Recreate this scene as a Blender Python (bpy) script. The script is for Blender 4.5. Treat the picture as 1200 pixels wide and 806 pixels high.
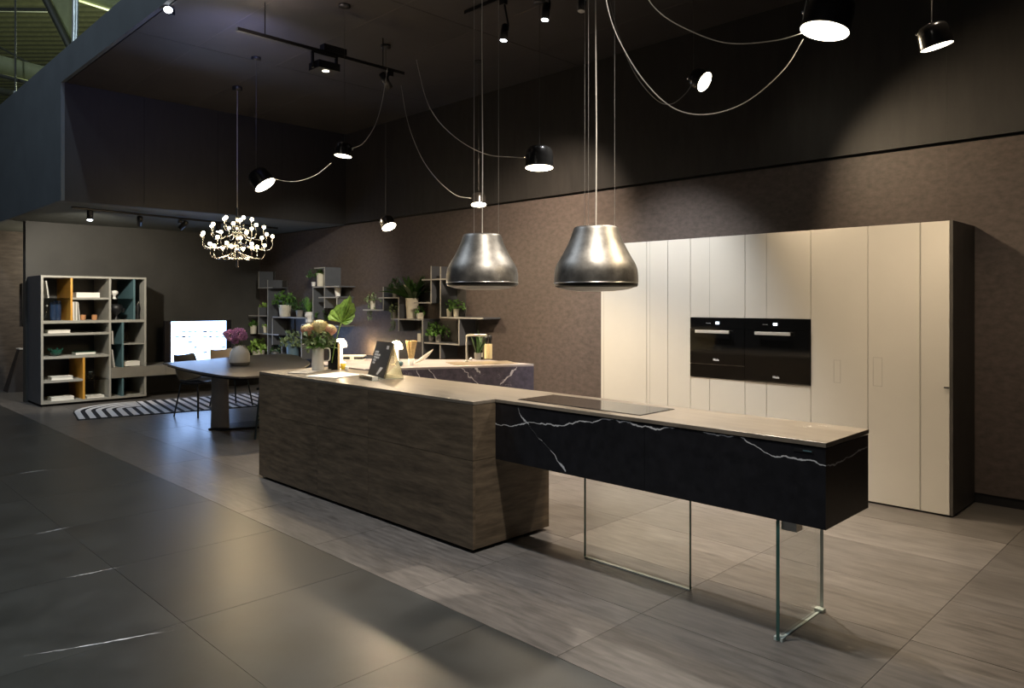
import bpy, bmesh, math, random
from mathutils import Vector, Matrix
R_ = random.Random(7)
PI = math.pi
SC = bpy.context.scene
COL = SC.collection
for _o in list(bpy.data.objects): bpy.data.objects.remove(_o)

# ---------------------------------------------------------------- camera
FPX, HY, YAW, EYE = 867.69, 354.26, 0.7862, 1.4877
cd = bpy.data.cameras.new('camera'); cam = bpy.data.objects.new('camera', cd); COL.objects.link(cam)
cd.sensor_fit = 'HORIZONTAL'; cd.sensor_width = 36; cd.lens = FPX/1200*36
cd.shift_y = -(403-HY)/1200
cam.location = (0, 0, EYE); cam.rotation_euler = (PI/2, 0, YAW)
cd.clip_start = .05; cd.clip_end = 200
SC.camera = cam
VS = SC.view_settings
SC.display_settings.display_device = 'sRGB'
VS.view_transform = 'Standard'; VS.look = 'None'; VS.gamma = 1; VS.use_curve_mapping = False
VS.exposure = 0.55

# ---------------------------------------------------------------- world and large lights
W = bpy.data.worlds.new('hall_air'); SC.world = W; W.use_nodes = True
W.node_tree.nodes['Background'].inputs[0].default_value = (.75, .85, 1, 1)
W.node_tree.nodes['Background'].inputs[1].default_value = .012

def light(name, kind, loc, power, color=(1, .86, .68), target=None, size=.05, angle=60, blend=.6, parent=None):
    l = bpy.data.lights.new(name, kind); o = bpy.data.objects.new(name, l); COL.objects.link(o)
    l.energy = power; l.color = color
    o.location = loc
    if kind == 'SPOT':
        l.spot_size = math.radians(angle); l.spot_blend = blend; l.shadow_soft_size = size
    elif kind == 'POINT': l.shadow_soft_size = size
    elif kind == 'AREA': l.shape = 'DISK'; l.size = size
    if target is not None:
        o.rotation_euler = (Vector(target)-Vector(loc)).to_track_quat('-Z', 'Y').to_euler()
    if parent is not None:
        o.parent = parent; o.location = Vector(loc)-Vector(parent.location)
    return o
WARM = (1, .84, .66); WARMER = (1, .70, .42); NEUT = (1, .93, .84); COOL = (.62, .76, 1)
# high-bay lamps of the hall around the booth
light('hall_lamp', 'POINT', (-9, -1.2, 9.4), 620, (.78, .88, 1), size=.3)
light('hall_lamp', 'POINT', (-2, 1.25, 9.4), 600, (.66, .84, 1), size=.12)
light('hall_lamp', 'POINT', (-18, 5.0, 6.0), 1000, (.92, 1, .66), size=.4)
light('hall_lamp', 'POINT', (-1.5, -6.5, 6.5), 70, (1, .91, .80), size=.4)
# spots of the booth's ceiling tracks (fixtures in and just out of view)
light('track_beam', 'SPOT', (-3.9, 4.7, 3.72), 300, (.98, .99, 1), (-4.1, 5.85, 1.0), .06, 70, .7)
light('track_beam', 'SPOT', (-2.9, 4.72, 3.72), 430, (1, .90, .78), (-2.7, 3.9, 0), .05, 76, .9)
light('track_beam', 'SPOT', (-1.2, 4.72, 3.72), 22, WARM, (-1.6, 5.75, 1.2), .05, 70, .8)
light('track_beam', 'SPOT', (-1.9, 2.5, 3.9), 300, (1,.90,.78), (-2.9, 2.55, 0), .04, 92, .9)
light('track_beam', 'SPOT', (-4.6, 4.7, 3.72), 560, (1,.81,.62), (-5.9, 6.33, 1.75), .06, 70, 1)
light('track_beam', 'SPOT', (-5.0, 2.5, 3.95), 170, (1, .94, .84), (-5.75, 3.42, .95), .05, 34, .8)
light('track_beam', 'SPOT', (-6.2, 3.55, 3.6), 520, (1, .95, .84), (-10.6, 6.2, 1.3), .06, 36, .9)
# added spots standing in for bounced glow on the ceiling, no fixture there
light('ceiling_glow_fill', 'SPOT', (-6.35, 3.0, 3.45), 50, (.36, .42, 1), (-7.2, 3.2, 4.1), .1, 120, 1)
light('ceiling_glow_fill', 'SPOT', (-5.8, 2.75, 3.45), 30, (1, .80, .72), (-5.7, 2.9, 4.1), .1, 120, 1)

# ---------------------------------------------------------------- helpers
CY, SY = math.cos(YAW), math.sin(YAW)
def ray(u, v):
    a = (u-600)/FPX
    return Vector((-SY+CY*a, CY+SY*a, (HY-v)/FPX))
EYEV = Vector((0, 0, EYE))
def P(u, v, ax, c):
    d = ray(u, v); i = 'xyz'.index(ax)
    return EYEV+d*((c-EYEV[i])/d[i])
def D(u, v, d): return EYEV+ray(u, v)*d

def clampy(mb, lim=6.33-.026):
    mb.v = [(x, min(y, lim+.004*math.sin(x*90+z*70)), z) for x, y, z in mb.v]; return mb
class MB:
    def __init__(s): s.v = []; s.f = []; s.m = []; s.sm = []
    def add(s, vs, fs, mi=0, smooth=False):
        b = len(s.v); s.v += [tuple(x) for x in vs]
        for f in fs: s.f.append(tuple(b+i for i in f)); s.m.append(mi); s.sm.append(smooth)
        return s
    def box(s, a, b, mi=0):
        x0, y0, z0 = [min(p, q) for p, q in zip(a, b)]; x1, y1, z1 = [max(p, q) for p, q in zip(a, b)]
        return s.add([(x0,y0,z0),(x1,y0,z0),(x1,y1,z0),(x0,y1,z0),(x0,y0,z1),(x1,y0,z1),(x1,y1,z1),(x0,y1,z1)],
              [(0,3,2,1),(4,5,6,7),(0,1,5,4),(1,2,6,5),(2,3,7,6),(3,0,4,7)], mi)
    def prism(s, poly, z0, z1, mi=0):
        n = len(poly)
        ar = sum(poly[i][0]*poly[(i+1)%n][1]-poly[(i+1)%n][0]*poly[i][1] for i in range(n))
        if ar < 0: poly = poly[::-1]
        vs = [(p[0],p[1],z0) for p in poly]+[(p[0],p[1],z1) for p in poly]
        return s.add(vs, [tuple(range(n))[::-1], tuple(range(n, 2*n))]+[(i,(i+1)%n,n+(i+1)%n,n+i) for i in range(n)], mi)
    def lathe(s, prof, c=(0,0,0), n=20, mi=0, rot=None, cap0=False, cap1=False, smooth=True):
        c = Vector(c); vs = []; fs = []
        for r, z in prof:
            for k in range(n):
                a = 2*PI*k/n; p = Vector((r*math.cos(a), r*math.sin(a), z))
                if rot is not None: p = rot@p
                vs.append(c+p)
        m = len(prof)
        for i in range(m-1):
            for k in range(n):
                k2 = (k+1)%n; fs.append((i*n+k, i*n+k2, (i+1)*n+k2, (i+1)*n+k))
        s.add(vs, fs, mi, smooth)
        if cap0: s.add(vs[:n], [tuple(range(n))[::-1]], mi)
        if cap1: s.add(vs[-n:], [tuple(range(n))], mi)
        return s
    def tube(s, pts, r, n=8, mi=0, caps=True):
        pts = [Vector(p) for p in pts]; m = len(pts)
        rs = r if isinstance(r, (list, tuple)) else [r]*m
        vs = []; fs = []; prev = None
        for i, p in enumerate(pts):
            t = (pts[min(i+1, m-1)]-pts[max(i-1, 0)])
            if t.length < 1e-9: t = Vector((0,0,1))
            t.normalize()
            if prev is None:
                u = t.orthogonal().normalized()
            else:
                u = prev-t*prev.dot(t)
                u = u.normalized() if u.length > 1e-6 else t.orthogonal().normalized()
            prev = u; w = t.cross(u)
            for k in range(n):
                a = 2*PI*k/n; vs.append(p+(u*math.cos(a)+w*math.sin(a))*rs[i])
        for i in range(m-1):
            for k in range(n):
                k2 = (k+1)%n; fs.append((i*n+k, i*n+k2, (i+1)*n+k2, (i+1)*n+k))
        s.add(vs, fs, mi, True)
        if caps: s.add(vs[:n], [tuple(range(n))[::-1]], mi); s.add(vs[-n:], [tuple(range(n))], mi)
        return s
    def ball(s, c, r, n=10, m=6, mi=0, sz=1.0):
        prof = [(max(r*math.sin(PI*i/m), 1e-4), -r*math.cos(PI*i/m)*sz) for i in range(m+1)]
        return s.lathe(prof, c, n, mi)
    def build(s, name, mats, parent=None, loc=None, bevel=0, seg=2):
        me = bpy.data.meshes.new(name)
        off = Vector(loc) if loc is not None else Vector((0,0,0))
        base = Vector(parent.matrix_world.translation) if parent is not None else Vector((0,0,0))
        if parent is not None:
            base = Vector((0,0,0)); q = parent
            while q is not None: base = base+Vector(q.location); q = q.parent
        sub = off if loc is not None else base
        me.from_pydata([tuple(Vector(v)-sub) for v in s.v], [], s.f)
        if not isinstance(mats, (list, tuple)): mats = [mats]
        for m in mats: me.materials.append(m)
        me.polygons.foreach_set('material_index', s.m); me.polygons.foreach_set('use_smooth', s.sm)
        me.update()
        o = bpy.data.objects.new(name, me); COL.objects.link(o)
        if parent is not None: o.parent = parent; o.location = sub-base
        else: o.location = sub
        if bevel:
            b = o.modifiers.new('bevel', 'BEVEL'); b.width = bevel; b.segments = seg; b.limit_method = 'ANGLE'; b.angle_limit = .6
        return o
def tag(o, label=None, cat=None, group=None, kind=None):
    if label: o['label'] = label
    if cat: o['category'] = cat
    if group: o['group'] = group
    if kind: o['kind'] = kind
    return o
def thing(name, loc, label, cat, group=None):
    o = bpy.data.objects.new(name, None); COL.objects.link(o); o.location = loc; o.empty_display_size = .1
    return tag(o, label, cat, group)
def bx(name, a, b, m, parent=None, bevel=0):
    c = [(p+q)/2 for p, q in zip(a, b)]
    mb = MB().box(a, b)
    if parent is None: return mb.build(name, m, None, loc=(c[0], c[1], min(a[2], b[2])), bevel=bevel)
    return mb.build(name, m, parent, bevel=bevel)
def struct(o, label=None): o['kind'] = 'structure'; return o if not label else tag(o, label)

# ---------------------------------------------------------------- materials
def nt(name):
    m = bpy.data.materials.new(name); m.use_nodes = True
    t = m.node_tree; return m, t, t.nodes['Principled BSDF']
def lk(t, a, b): t.links.new(a, b)
def mat(name, c, rough=.5, metal=0, var=.12, scale=6, stretch=(1,1,1), bump=.0, spec=.5, c2=None, rnd=0, detail=6, coat=0, rv=.0):
    m, t, b = nt(name); N = t.nodes
    b.inputs['Roughness'].default_value = rough; b.inputs['Metallic'].default_value = metal
    b.inputs['Specular IOR Level'].default_value = spec; b.inputs['Coat Weight'].default_value = coat
    g = N.new('ShaderNodeNewGeometry'); mp = N.new('ShaderNodeMapping'); mp.inputs['Scale'].default_value = stretch
    lk(t, g.outputs['Position'], mp.inputs['Vector'])
    if rnd:
        oi = N.new('ShaderNodeObjectInfo'); ad = N.new('ShaderNodeVectorMath'); ad.operation = 'ADD'
        ml = N.new('ShaderNodeMath'); ml.operation = 'MULTIPLY'; ml.inputs[1].default_value = 37
        lk(t, oi.outputs['Random'], ml.inputs[0]); lk(t, mp.outputs[0], ad.inputs[0]); lk(t, ml.outputs[0], ad.inputs[1])
        vec = ad.outputs[0]
    else: vec = mp.outputs[0]
    nz = N.new('ShaderNodeTexNoise'); nz.inputs['Scale'].default_value = scale; nz.inputs['Detail'].default_value = detail
    nz.inputs['Roughness'].default_value = .62
    lk(t, vec, nz.inputs['Vector'])
    rp = N.new('ShaderNodeValToRGB'); lk(t, nz.outputs[0], rp.inputs[0])
    d = c2 if c2 else tuple(x*(1-var*2.2) for x in c)
    e = tuple(min(1, x*(1+var*1.4)) for x in c)
    rp.color_ramp.elements[0].position = .3; rp.color_ramp.elements[0].color = (*d, 1)
    rp.color_ramp.elements[1].position = .7; rp.color_ramp.elements[1].color = (*e, 1)
    out = rp.outputs[0]
    if rnd:
        mr = N.new('ShaderNodeMapRange'); mr.inputs[3].default_value = 1-rnd; mr.inputs[4].default_value = 1+rnd
        lk(t, oi.outputs['Random'], mr.inputs[0])
        mx = N.new('ShaderNodeVectorMath'); mx.operation = 'SCALE'; lk(t, out, mx.inputs[0]); lk(t, mr.outputs[0], mx.inputs['Scale'])
        out = mx.outputs[0]
    lk(t, out, b.inputs['Base Color'])
    if rv:
        mr2 = N.new('ShaderNodeMapRange'); mr2.inputs[3].default_value = rough-rv; mr2.inputs[4].default_value = rough+rv
        lk(t, nz.outputs[0], mr2.inputs[0]); lk(t, mr2.outputs[0], b.inputs['Roughness'])
    if bump:
        bp = N.new('ShaderNodeBump'); bp.inputs['Strength'].default_value = bump; bp.inputs['Distance'].default_value = .01
        lk(t, nz.outputs[0], bp.inputs['Height']); lk(t, bp.outputs[0], b.inputs['Normal'])
    return m
def emit(name, c, s):
    m, t, b = nt(name); b.inputs['Base Color'].default_value = (*c, 1)
    b.inputs['Emission Color'].default_value = (*c, 1); b.inputs['Emission Strength'].default_value = s
    return m
def thin_glass(name, tint=(.93,.97,.95), refl=.9, rough=.0):
    m, t, b = nt(name); N = t.nodes; N.remove(b)
    tr = N.new('ShaderNodeBsdfTransparent'); tr.inputs[0].default_value = (*tint, 1)
    gl = N.new('ShaderNodeBsdfGlossy'); gl.inputs['Roughness'].default_value = rough
    fr = N.new('ShaderNodeFresnel'); fr.inputs[0].default_value = 1.45
    mu = N.new('ShaderNodeMath'); mu.operation = 'MULTIPLY'; mu.inputs[1].default_value = refl; lk(t, fr.outputs[0], mu.inputs[0])
    mx = N.new('ShaderNodeMixShader'); lk(t, mu.outputs[0], mx.inputs[0]); lk(t, tr.outputs[0], mx.inputs[1]); lk(t, gl.outputs[0], mx.inputs[2])
    lk(t, mx.outputs[0], N['Material Output'].inputs[0]); return m

M = {}
M['slab'] = mat('dark_stone_slab', (.030,.032,.032), .38, var=.18, scale=3.5, bump=.05, rnd=.12, spec=.7, rv=.05)
M['tile'] = mat('grey_brown_floor_tile', (.112,.102,.094), .34, var=.20, scale=8, stretch=(.6,4,1), bump=.06, rnd=.22, spec=.45, rv=.05)
M['grout'] = mat('floor_grout', (.062,.057,.052), .7)
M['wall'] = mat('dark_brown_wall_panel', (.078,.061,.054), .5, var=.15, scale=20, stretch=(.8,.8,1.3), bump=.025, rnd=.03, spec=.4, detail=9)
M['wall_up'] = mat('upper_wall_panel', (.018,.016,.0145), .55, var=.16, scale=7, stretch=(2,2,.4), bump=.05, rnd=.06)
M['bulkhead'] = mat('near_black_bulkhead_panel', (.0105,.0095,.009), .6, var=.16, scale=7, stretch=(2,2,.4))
M['backwall'] = mat('charcoal_wall_paint', (.045,.043,.038), .6, var=.08, scale=3)
M['ceil'] = mat('ceiling_panel', (.030,.027,.027), .5, var=.16, scale=2, rnd=.1)
M['seam'] = mat('pale_panel_seam', (.10,.09,.085), .6)
M['fascia'] = mat('blue_grey_fascia', (.072,.086,.096), .65, var=.06, scale=2)
M['soffit'] = mat('soffit_paint', (.10,.105,.09), .7, var=.06)
M['black'] = mat('black_metal', (.010,.010,.011), .42, var=.1)
M['joint'] = mat('black_joint', (.004,.004,.004), .8)
M['wood'] = mat('dark_smoked_oak', (.108,.080,.052), .50, var=.24, scale=4, stretch=(1.2,1.2,8), bump=.025, rnd=.16, spec=.4, detail=8)
M['top'] = mat('beige_grey_ceramic_worktop', (.185,.158,.125), .34, var=.16, scale=4, stretch=(1,6,1), spec=.5, rv=.05)
M['white'] = mat('ivory_lacquer', (.56,.535,.485), .42, var=.015, scale=2)
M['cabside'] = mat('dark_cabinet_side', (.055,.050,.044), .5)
M['ovenglass'] = mat('black_oven_glass', (.004,.004,.004), .06, var=.05, spec=.6)
M['steel'] = mat('brushed_steel', (.62,.61,.59), .28, 1, var=.05, scale=20, stretch=(1,1,12))
M['lightsteel'] = mat('satin_steel_handle', (.75,.74,.72), .4, .6, var=.03)
M['hob'] = mat('black_glass_hob', (.006,.0055,.005), .07, var=.05, spec=.6)
M['hood'] = mat('weathered_metal_hood', (.25,.24,.222), .46, 1, var=.16, scale=16, bump=.04, rv=.08, detail=8)
M['hooddark'] = mat('dark_hood_band', (.05,.048,.045), .35, .8)
M['hoodglass'] = mat('pale_hood_diffuser', (.55,.54,.52), .4)
M['cable'] = mat('silver_cable', (.55,.53,.5), .35, .7)
M['cablewhite'] = mat('braided_white_cable', (.8,.76,.68), .5)
M['cabledark'] = mat('dark_cable', (.10,.095,.09), .5, .3)
M['lamp'] = mat('black_lacquered_lamp_shade', (.022,.02,.018), .22, .4, spec=.6)
M['disc'] = emit('lamp_disc_glow', (1,.88,.66), 14)
M['spotdisc'] = emit('spot_lens_glow', (.86,.93,1), 14)
M['spotwarm'] = emit('warm_spot_lens_glow', (1,.9,.72), 10)
M['bulb'] = emit('chandelier_bulb_glow', (1,.82,.52), 20)
M['chrome'] = mat('polished_chrome', (.78,.76,.72), .12, 1, var=.03)
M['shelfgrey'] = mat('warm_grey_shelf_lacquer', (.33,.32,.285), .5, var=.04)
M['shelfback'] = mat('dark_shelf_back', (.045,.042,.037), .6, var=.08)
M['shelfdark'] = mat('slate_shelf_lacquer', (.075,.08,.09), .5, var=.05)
M['orange'] = mat('ochre_lacquer', (.66,.33,.05), .45, var=.05)
M['teal'] = mat('teal_grey_lacquer', (.085,.16,.18), .45, var=.05)
M['clear'] = thin_glass('clear_glass')
M['legglass'] = thin_glass('clear_leg_glass', (.985,.995,.99), .28)
M['glassedge'] = mat('green_glass_edge', (.05,.12,.10), .12, var=.1, spec=.7)
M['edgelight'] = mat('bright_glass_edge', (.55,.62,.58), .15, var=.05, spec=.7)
M['paper'] = mat('white_paper', (.80,.78,.72), .6, var=.03)
M['ceramic'] = mat('white_ceramic', (.78,.76,.72), .3, var=.03)
M['potcream'] = mat('cream_plant_pot', (.62,.58,.47), .5, var=.08)
M['potgrey'] = mat('grey_plant_pot', (.23,.22,.20), .55, var=.1)
M['potblue'] = mat('slate_blue_plant_pot', (.10,.16,.20), .45, var=.1)
M['soil'] = mat('potting_soil', (.02,.014,.009), .9)
M['leafdark'] = mat('dark_green_leaf', (.035,.085,.018), .45, var=.3, scale=40)
M['leafmid'] = mat('mid_green_leaf', (.085,.20,.030), .45, var=.28, scale=40)
M['leafbright'] = mat('bright_green_leaf', (.24,.40,.07), .45, var=.25, scale=40)
M['leafpale'] = mat('grey_green_leaf', (.16,.22,.10), .5, var=.25, scale=40)
M['stem'] = mat('green_stem', (.10,.17,.05), .5)
M['purple'] = mat('lilac_petal', (.74,.44,.72), .5, var=.2, scale=60)
M['protea'] = mat('cream_protea_petal', (.80,.68,.36), .5, var=.16, scale=50)
M['proteapink'] = mat('rose_protea_petal', (.72,.36,.26), .5, var=.2, scale=50)
M['tabletop'] = mat('dark_grey_table_top', (.075,.07,.068), .30, var=.12, scale=4, stretch=(1,4,1), spec=.55)
M['legstone'] = mat('pale_table_leg', (.36,.34,.32), .45, var=.05)
M['chairdark'] = mat('anthracite_chair_shell', (.030,.032,.036), .5, var=.1)
M['chairbeige'] = mat('beige_chair_shell', (.42,.36,.29), .5, var=.06)
M['chairblue'] = mat('petrol_chair_metal', (.022,.04,.05), .45, .2)
M['tvframe'] = mat('black_screen_frame', (.006,.006,.008), .2)
M['tvglow'] = emit('screen_glow', (.36,.56,1), 5.5)
M['tvtext'] = mat('grey_screen_text', (.02,.02,.03), .5)
M['lowboard'] = mat('taupe_gloss_lowboard', (.20,.185,.155), .35, var=.06)
M['rugblack'] = mat('black_rug_wool', (.012,.012,.013), .9, var=.2, scale=90, bump=.2)
M['rugwhite'] = mat('white_rug_wool', (.66,.65,.65), .9, var=.06, scale=90, bump=.2)
M['bookblack'] = mat('black_brochure_cover', (.018,.020,.024), .3, var=.12)
M['acrylic'] = thin_glass('clear_acrylic', (.86,.84,.78), .8)
M['sticks'] = mat('pale_wooden_sticks', (.62,.45,.22), .6, var=.15, scale=60)
M['yellow'] = mat('yellow_glaze', (.72,.52,.03), .35)
M['amber'] = mat('amber_candle_glass', (.55,.28,.13), .25, var=.2)
M['greenglass'] = mat('dark_green_glass', (.010,.07,.045), .10, var=.2, spec=.7)
M['blueglass'] = mat('midnight_blue_glass', (.02,.04,.09), .12, spec=.7)
M['bottle'] = mat('dark_bottle_glass', (.012,.02,.012), .1, spec=.7)
M['cream'] = mat('cream_carton', (.80,.66,.36), .5, var=.04)
M['lampwhite'] = emit('lit_opal_lamp', (1,.86,.60), 2.6)
M['deck'] = mat('olive_roof_deck', (.19,.195,.115), .6, var=.1)
M['beam'] = mat('olive_steel_beam', (.19,.21,.11), .55, var=.08)
M['beamdark'] = mat('dark_steel_strut', (.03,.032,.025), .6)
M['rawwood'] = mat('raw_timber_edge', (.26,.16,.10), .7, var=.25, scale=12)
M['galv'] = mat('galvanised_rod', (.5,.56,.55), .4, .6)
M['passwall'] = mat('umber_passage_wall', (.105,.082,.066), .55, var=.2, scale=7, stretch=(.6,.6,3))
M['umber'] = mat('umber_plinth_paint', (.035,.025,.02), .6)
M['white_txt'] = mat('white_print', (.72,.74,.78), .5)
M['sinksteel'] = mat('champagne_sink_steel', (.45,.38,.28), .35, .8)

def curve_vein_material(name, base, curves, S, x0, y0, zb, zt, vein=(.60,.61,.63), rough=.3, noise_vein=.0, vcol=None):
    """stone whose pale veins follow given lines across front and end face"""
    m, t, b = nt(name); N = t.nodes
    b.inputs['Roughness'].default_value = rough; b.inputs['Specular IOR Level'].default_value = .45
    g = N.new('ShaderNodeNewGeometry'); sx = N.new('ShaderNodeSeparateXYZ'); lk(t, g.outputs['Position'], sx.inputs[0])
    def math_(op, a, c=None):
        n = N.new('ShaderNodeMath'); n.operation = op
        for i, q in enumerate((a, c)):
            if q is None: continue
            if isinstance(q, (int, float)): n.inputs[i].default_value = q
            else: lk(t, q, n.inputs[i])
        return n.outputs[0]
    s = math_('DIVIDE', math_('ADD', math_('SUBTRACT', sx.outputs[0], x0), math_('SUBTRACT', sx.outputs[1], y0)), S)
    z = math_('DIVIDE', math_('SUBTRACT', sx.outputs[2], zb), zt-zb)
    nz = N.new('ShaderNodeTexNoise'); nz.inputs['Scale'].default_value = 22; nz.inputs['Detail'].default_value = 6
    lk(t, g.outputs['Position'], nz.inputs['Vector'])
    wob = math_('MULTIPLY', math_('SUBTRACT', nz.outputs[0], .5), .10)
    n2 = N.new('ShaderNodeTexNoise'); n2.inputs['Scale'].default_value = 9; n2.inputs['Detail'].default_value = 3
    lk(t, g.outputs['Position'], n2.inputs['Vector'])
    total = None
    for pts, width, gap in curves:
        fc = N.new('ShaderNodeFloatCurve'); cv = fc.mapping.curves[0]
        while len(cv.points) < len(pts): cv.points.new(.5, .5)
        for p, (a, c) in zip(cv.points, pts): p.location = (a, c); p.handle_type = 'VECTOR'
        fc.mapping.update(); lk(t, s, fc.inputs['Value'])
        dist = math_('ABSOLUTE', math_('ADD', math_('SUBTRACT', z, fc.outputs[0]), wob))
        w = math_('MULTIPLY', math_('ADD', n2.outputs[0], -.02 if not gap else -.40), width*(2 if not gap else 8))
        k = N.new('ShaderNodeMapRange'); k.interpolation_type = 'SMOOTHSTEP'
        q = math_('DIVIDE', dist, math_('MAXIMUM', w, .0008))
        lk(t, q, k.inputs[0]); k.inputs[1].default_value = .35; k.inputs[2].default_value = 1.1
        k.inputs[3].default_value = 1; k.inputs[4].default_value = 0
        lo = math_('GREATER_THAN', s, pts[0][0]); hi = math_('LESS_THAN', s, pts[-1][0])
        mk = math_('MULTIPLY', k.outputs[0], math_('MULTIPLY', lo, hi))
        total = mk if total is None else math_('MAXIMUM', total, mk)
    if noise_vein:
        vo = N.new('ShaderNodeTexVoronoi'); vo.feature = 'DISTANCE_TO_EDGE'; vo.inputs['Scale'].default_value = 3.2
        mixv = N.new('ShaderNodeVectorMath'); mixv.operation = 'MULTIPLY_ADD'
        lk(t, nz.outputs['Color'], mixv.inputs[0]); mixv.inputs[1].default_value = (.35,.35,.35); lk(t, g.outputs['Position'], mixv.inputs[2])
        lk(t, mixv.outputs[0], vo.inputs['Vector'])
        k = N.new('ShaderNodeMapRange'); lk(t, vo.outputs[0], k.inputs[0]); k.inputs[1].default_value = .0; k.inputs[2].default_value = .012
        k.inputs[3].default_value = 1; k.inputs[4].default_value = 0
        k2 = N.new('ShaderNodeMapRange'); lk(t, n2.outputs[0], k2.inputs[0]); k2.inputs[1].default_value = .5; k2.inputs[2].default_value = .65
        total = math_('MAXIMUM', total, math_('MULTIPLY', math_('MULTIPLY', k.outputs[0], k2.outputs[0]), noise_vein))
    mx = N.new('ShaderNodeMix'); mx.data_type = 'RGBA'
    rp = N.new('ShaderNodeValToRGB'); lk(t, nz.outputs[0], rp.inputs[0])
    rp.color_ramp.elements[0].position = .3; rp.color_ramp.elements[0].color = (*[x*.7 for x in base], 1)
    rp.color_ramp.elements[1].position = .75; rp.color_ramp.elements[1].color = (*[x*1.4 for x in base], 1)
    lk(t, total, mx.inputs[0]); lk(t, rp.outputs[0], mx.inputs[6]); mx.inputs[7].default_value = (*vein, 1)
    lk(t, mx.outputs[2], b.inputs['Base Color'])
    return m

# ---------------------------------------------------------------- key dimensions
XB = -12.9          # back wall
YW = 6.33           # right wall
YF = 2.44           # fascia / booth edge on the left
ZC, ZS = 4.12, 2.70 # ceiling, soffit
XS = -10.0          # front face of the dropped bulkhead

# ---------------------------------------------------------------- floor
floor = struct(MB().box((-26,-8,-.12), (8, YW+.15, -.008)).build('floor', M['grout'], loc=(-6,2,0)))
def tiles(x0, x1, y0, y1, nx, m, name, px, py, ox, oy):
    gap = .0012
    mb = MB().box((-px/2+gap,-py/2+gap,-.02), (px/2-gap, py/2-gap, 0))
    first = None; j = 0
    y = oy
    while y < y1:
        x = ox
        while x < x1:
            if x+px > x0 and y+py > y0:
                loc = Vector((x+px/2, y+py/2, 0))
                if first is None:
                    first = mb.build(name, m, floor); first.location = loc-Vector(floor.location)+Vector(floor.location)*0
                    # mesh was built relative to the floor origin: shift it back
                    for v in first.data.vertices: v.co += Vector(floor.location)
                    o = first
                else:
                    o = first.copy(); COL.objects.link(o)
                o.parent = floor; o.location = loc-Vector(floor.location)
                o.location.z += R_.uniform(-.0006, .0)
            x += px
        y += py
# grey-brown tiles inside the booth
tiles(-15.5, 1.0, 2.33, YW+.1, 0, M['tile'], 'floor_tile', 1.0, .61, -15.07, 2.33)
# large dark slabs outside it
tiles(-15.5, 1.5, -1.6, 2.32, 0, M['slab'], 'floor_slab', 1.01, .98, -15.64, -1.59)

# white veins printed on the dark slabs
for a, b in (((20,555),(57,550)), ((40,626),(84,617)), ((78,677),(142,664)), ((28,769),(205,738))):
    p, q = P(*a,'z',.0008), P(*b,'z',.0008); mb = MB(); n = 26; t = (q-p).normalized(); w = Vector((-t.y, t.x, 0))
    L = []; Rr = []
    for i in range(n+1):
        c = p.lerp(q, i/n)+w*R_.uniform(-.004,.004); h = .0065*math.sin(PI*min(max(i/n,.03),.97))*R_.uniform(.1,1.1)
        L.append(c-w*h); Rr.append(c+w*h)
    mb.add(L+Rr, [(i,i+1,n+2+i,n+1+i) for i in range(n)])
    mb.build('stone_vein', M['white_txt'], floor)

# ---------------------------------------------------------------- walls
wr = struct(MB().box((-13.3,YW+.03,0), (6,YW+.2,ZC+.1)).build('wall_right', M['joint'], loc=(-6,YW+.1,0)))
xs = [XB+1.25*i for i in range(0, 16)]
for i in range(len(xs)-1):
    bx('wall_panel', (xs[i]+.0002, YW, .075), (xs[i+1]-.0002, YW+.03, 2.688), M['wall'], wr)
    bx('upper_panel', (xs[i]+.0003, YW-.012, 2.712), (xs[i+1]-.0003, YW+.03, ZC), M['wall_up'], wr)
bx('skirting_recess', (XB, YW+.012, 0), (5.8, YW+.03, .074), M['black'], wr)
wb = struct(bx('wall_back', (XB-.16, 2.66, 0), (XB, YW+.03, ZS), M['backwall']))
wf = struct(bx('wall_far', (-15.2, 1.2, 0), (-15.0, 5.8, ZS), M['passwall']))
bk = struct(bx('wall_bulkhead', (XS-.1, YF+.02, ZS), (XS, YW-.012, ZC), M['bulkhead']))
for y in (3.35, 4.3, 5.25): bx('bulkhead_groove', (XS-.002, y, ZS+.04), (XS+.0015, y+.008, ZC-.02), M['joint'], bk)
struct(bx('ceiling_back', (-16.5, YF+.02, ZS), (XS-.1, YW+.03, ZS+.06), M['soffit']))
# blue fascia: band along the ceiling edge and full face left of the bulkhead
fa = struct(MB().box((-19, YF-.02, ZS), (XS, YF+.02, 4.46)).box((XS, YF-.02, ZC-.02), (4, YF+.02, 4.46)).build('trim_1', M['fascia'], loc=(-8,YF,ZS)))
tr = struct(bx('trim_2', (-19, YF+.03, 4.38), (4, YF+.10, 4.52), M['rawwood']))
ce = struct(bx('ceiling', (XS, YF+.02, ZC), (5, YW+.03, ZC+.1), M['ceil']))
ys = [YF+.03, 3.07, 3.93, 4.78, 5.63, YW-.015]
xc = [XS+.01+2.36*i for i in range(7)]
for j in range(5):
    for i in range(6):
        bx('ceiling_panel', (xc[i]+.003, ys[j]+.004, ZC-.018), (xc[i+1]-.003, ys[j+1]-.004, ZC-.0005), M['ceil'], ce)
    if j: bx('panel_seam', (XS+.01, ys[j]-.004, ZC-.0165), (4.2, ys[j]+.004, ZC-.004), M['seam'], ce)

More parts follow.
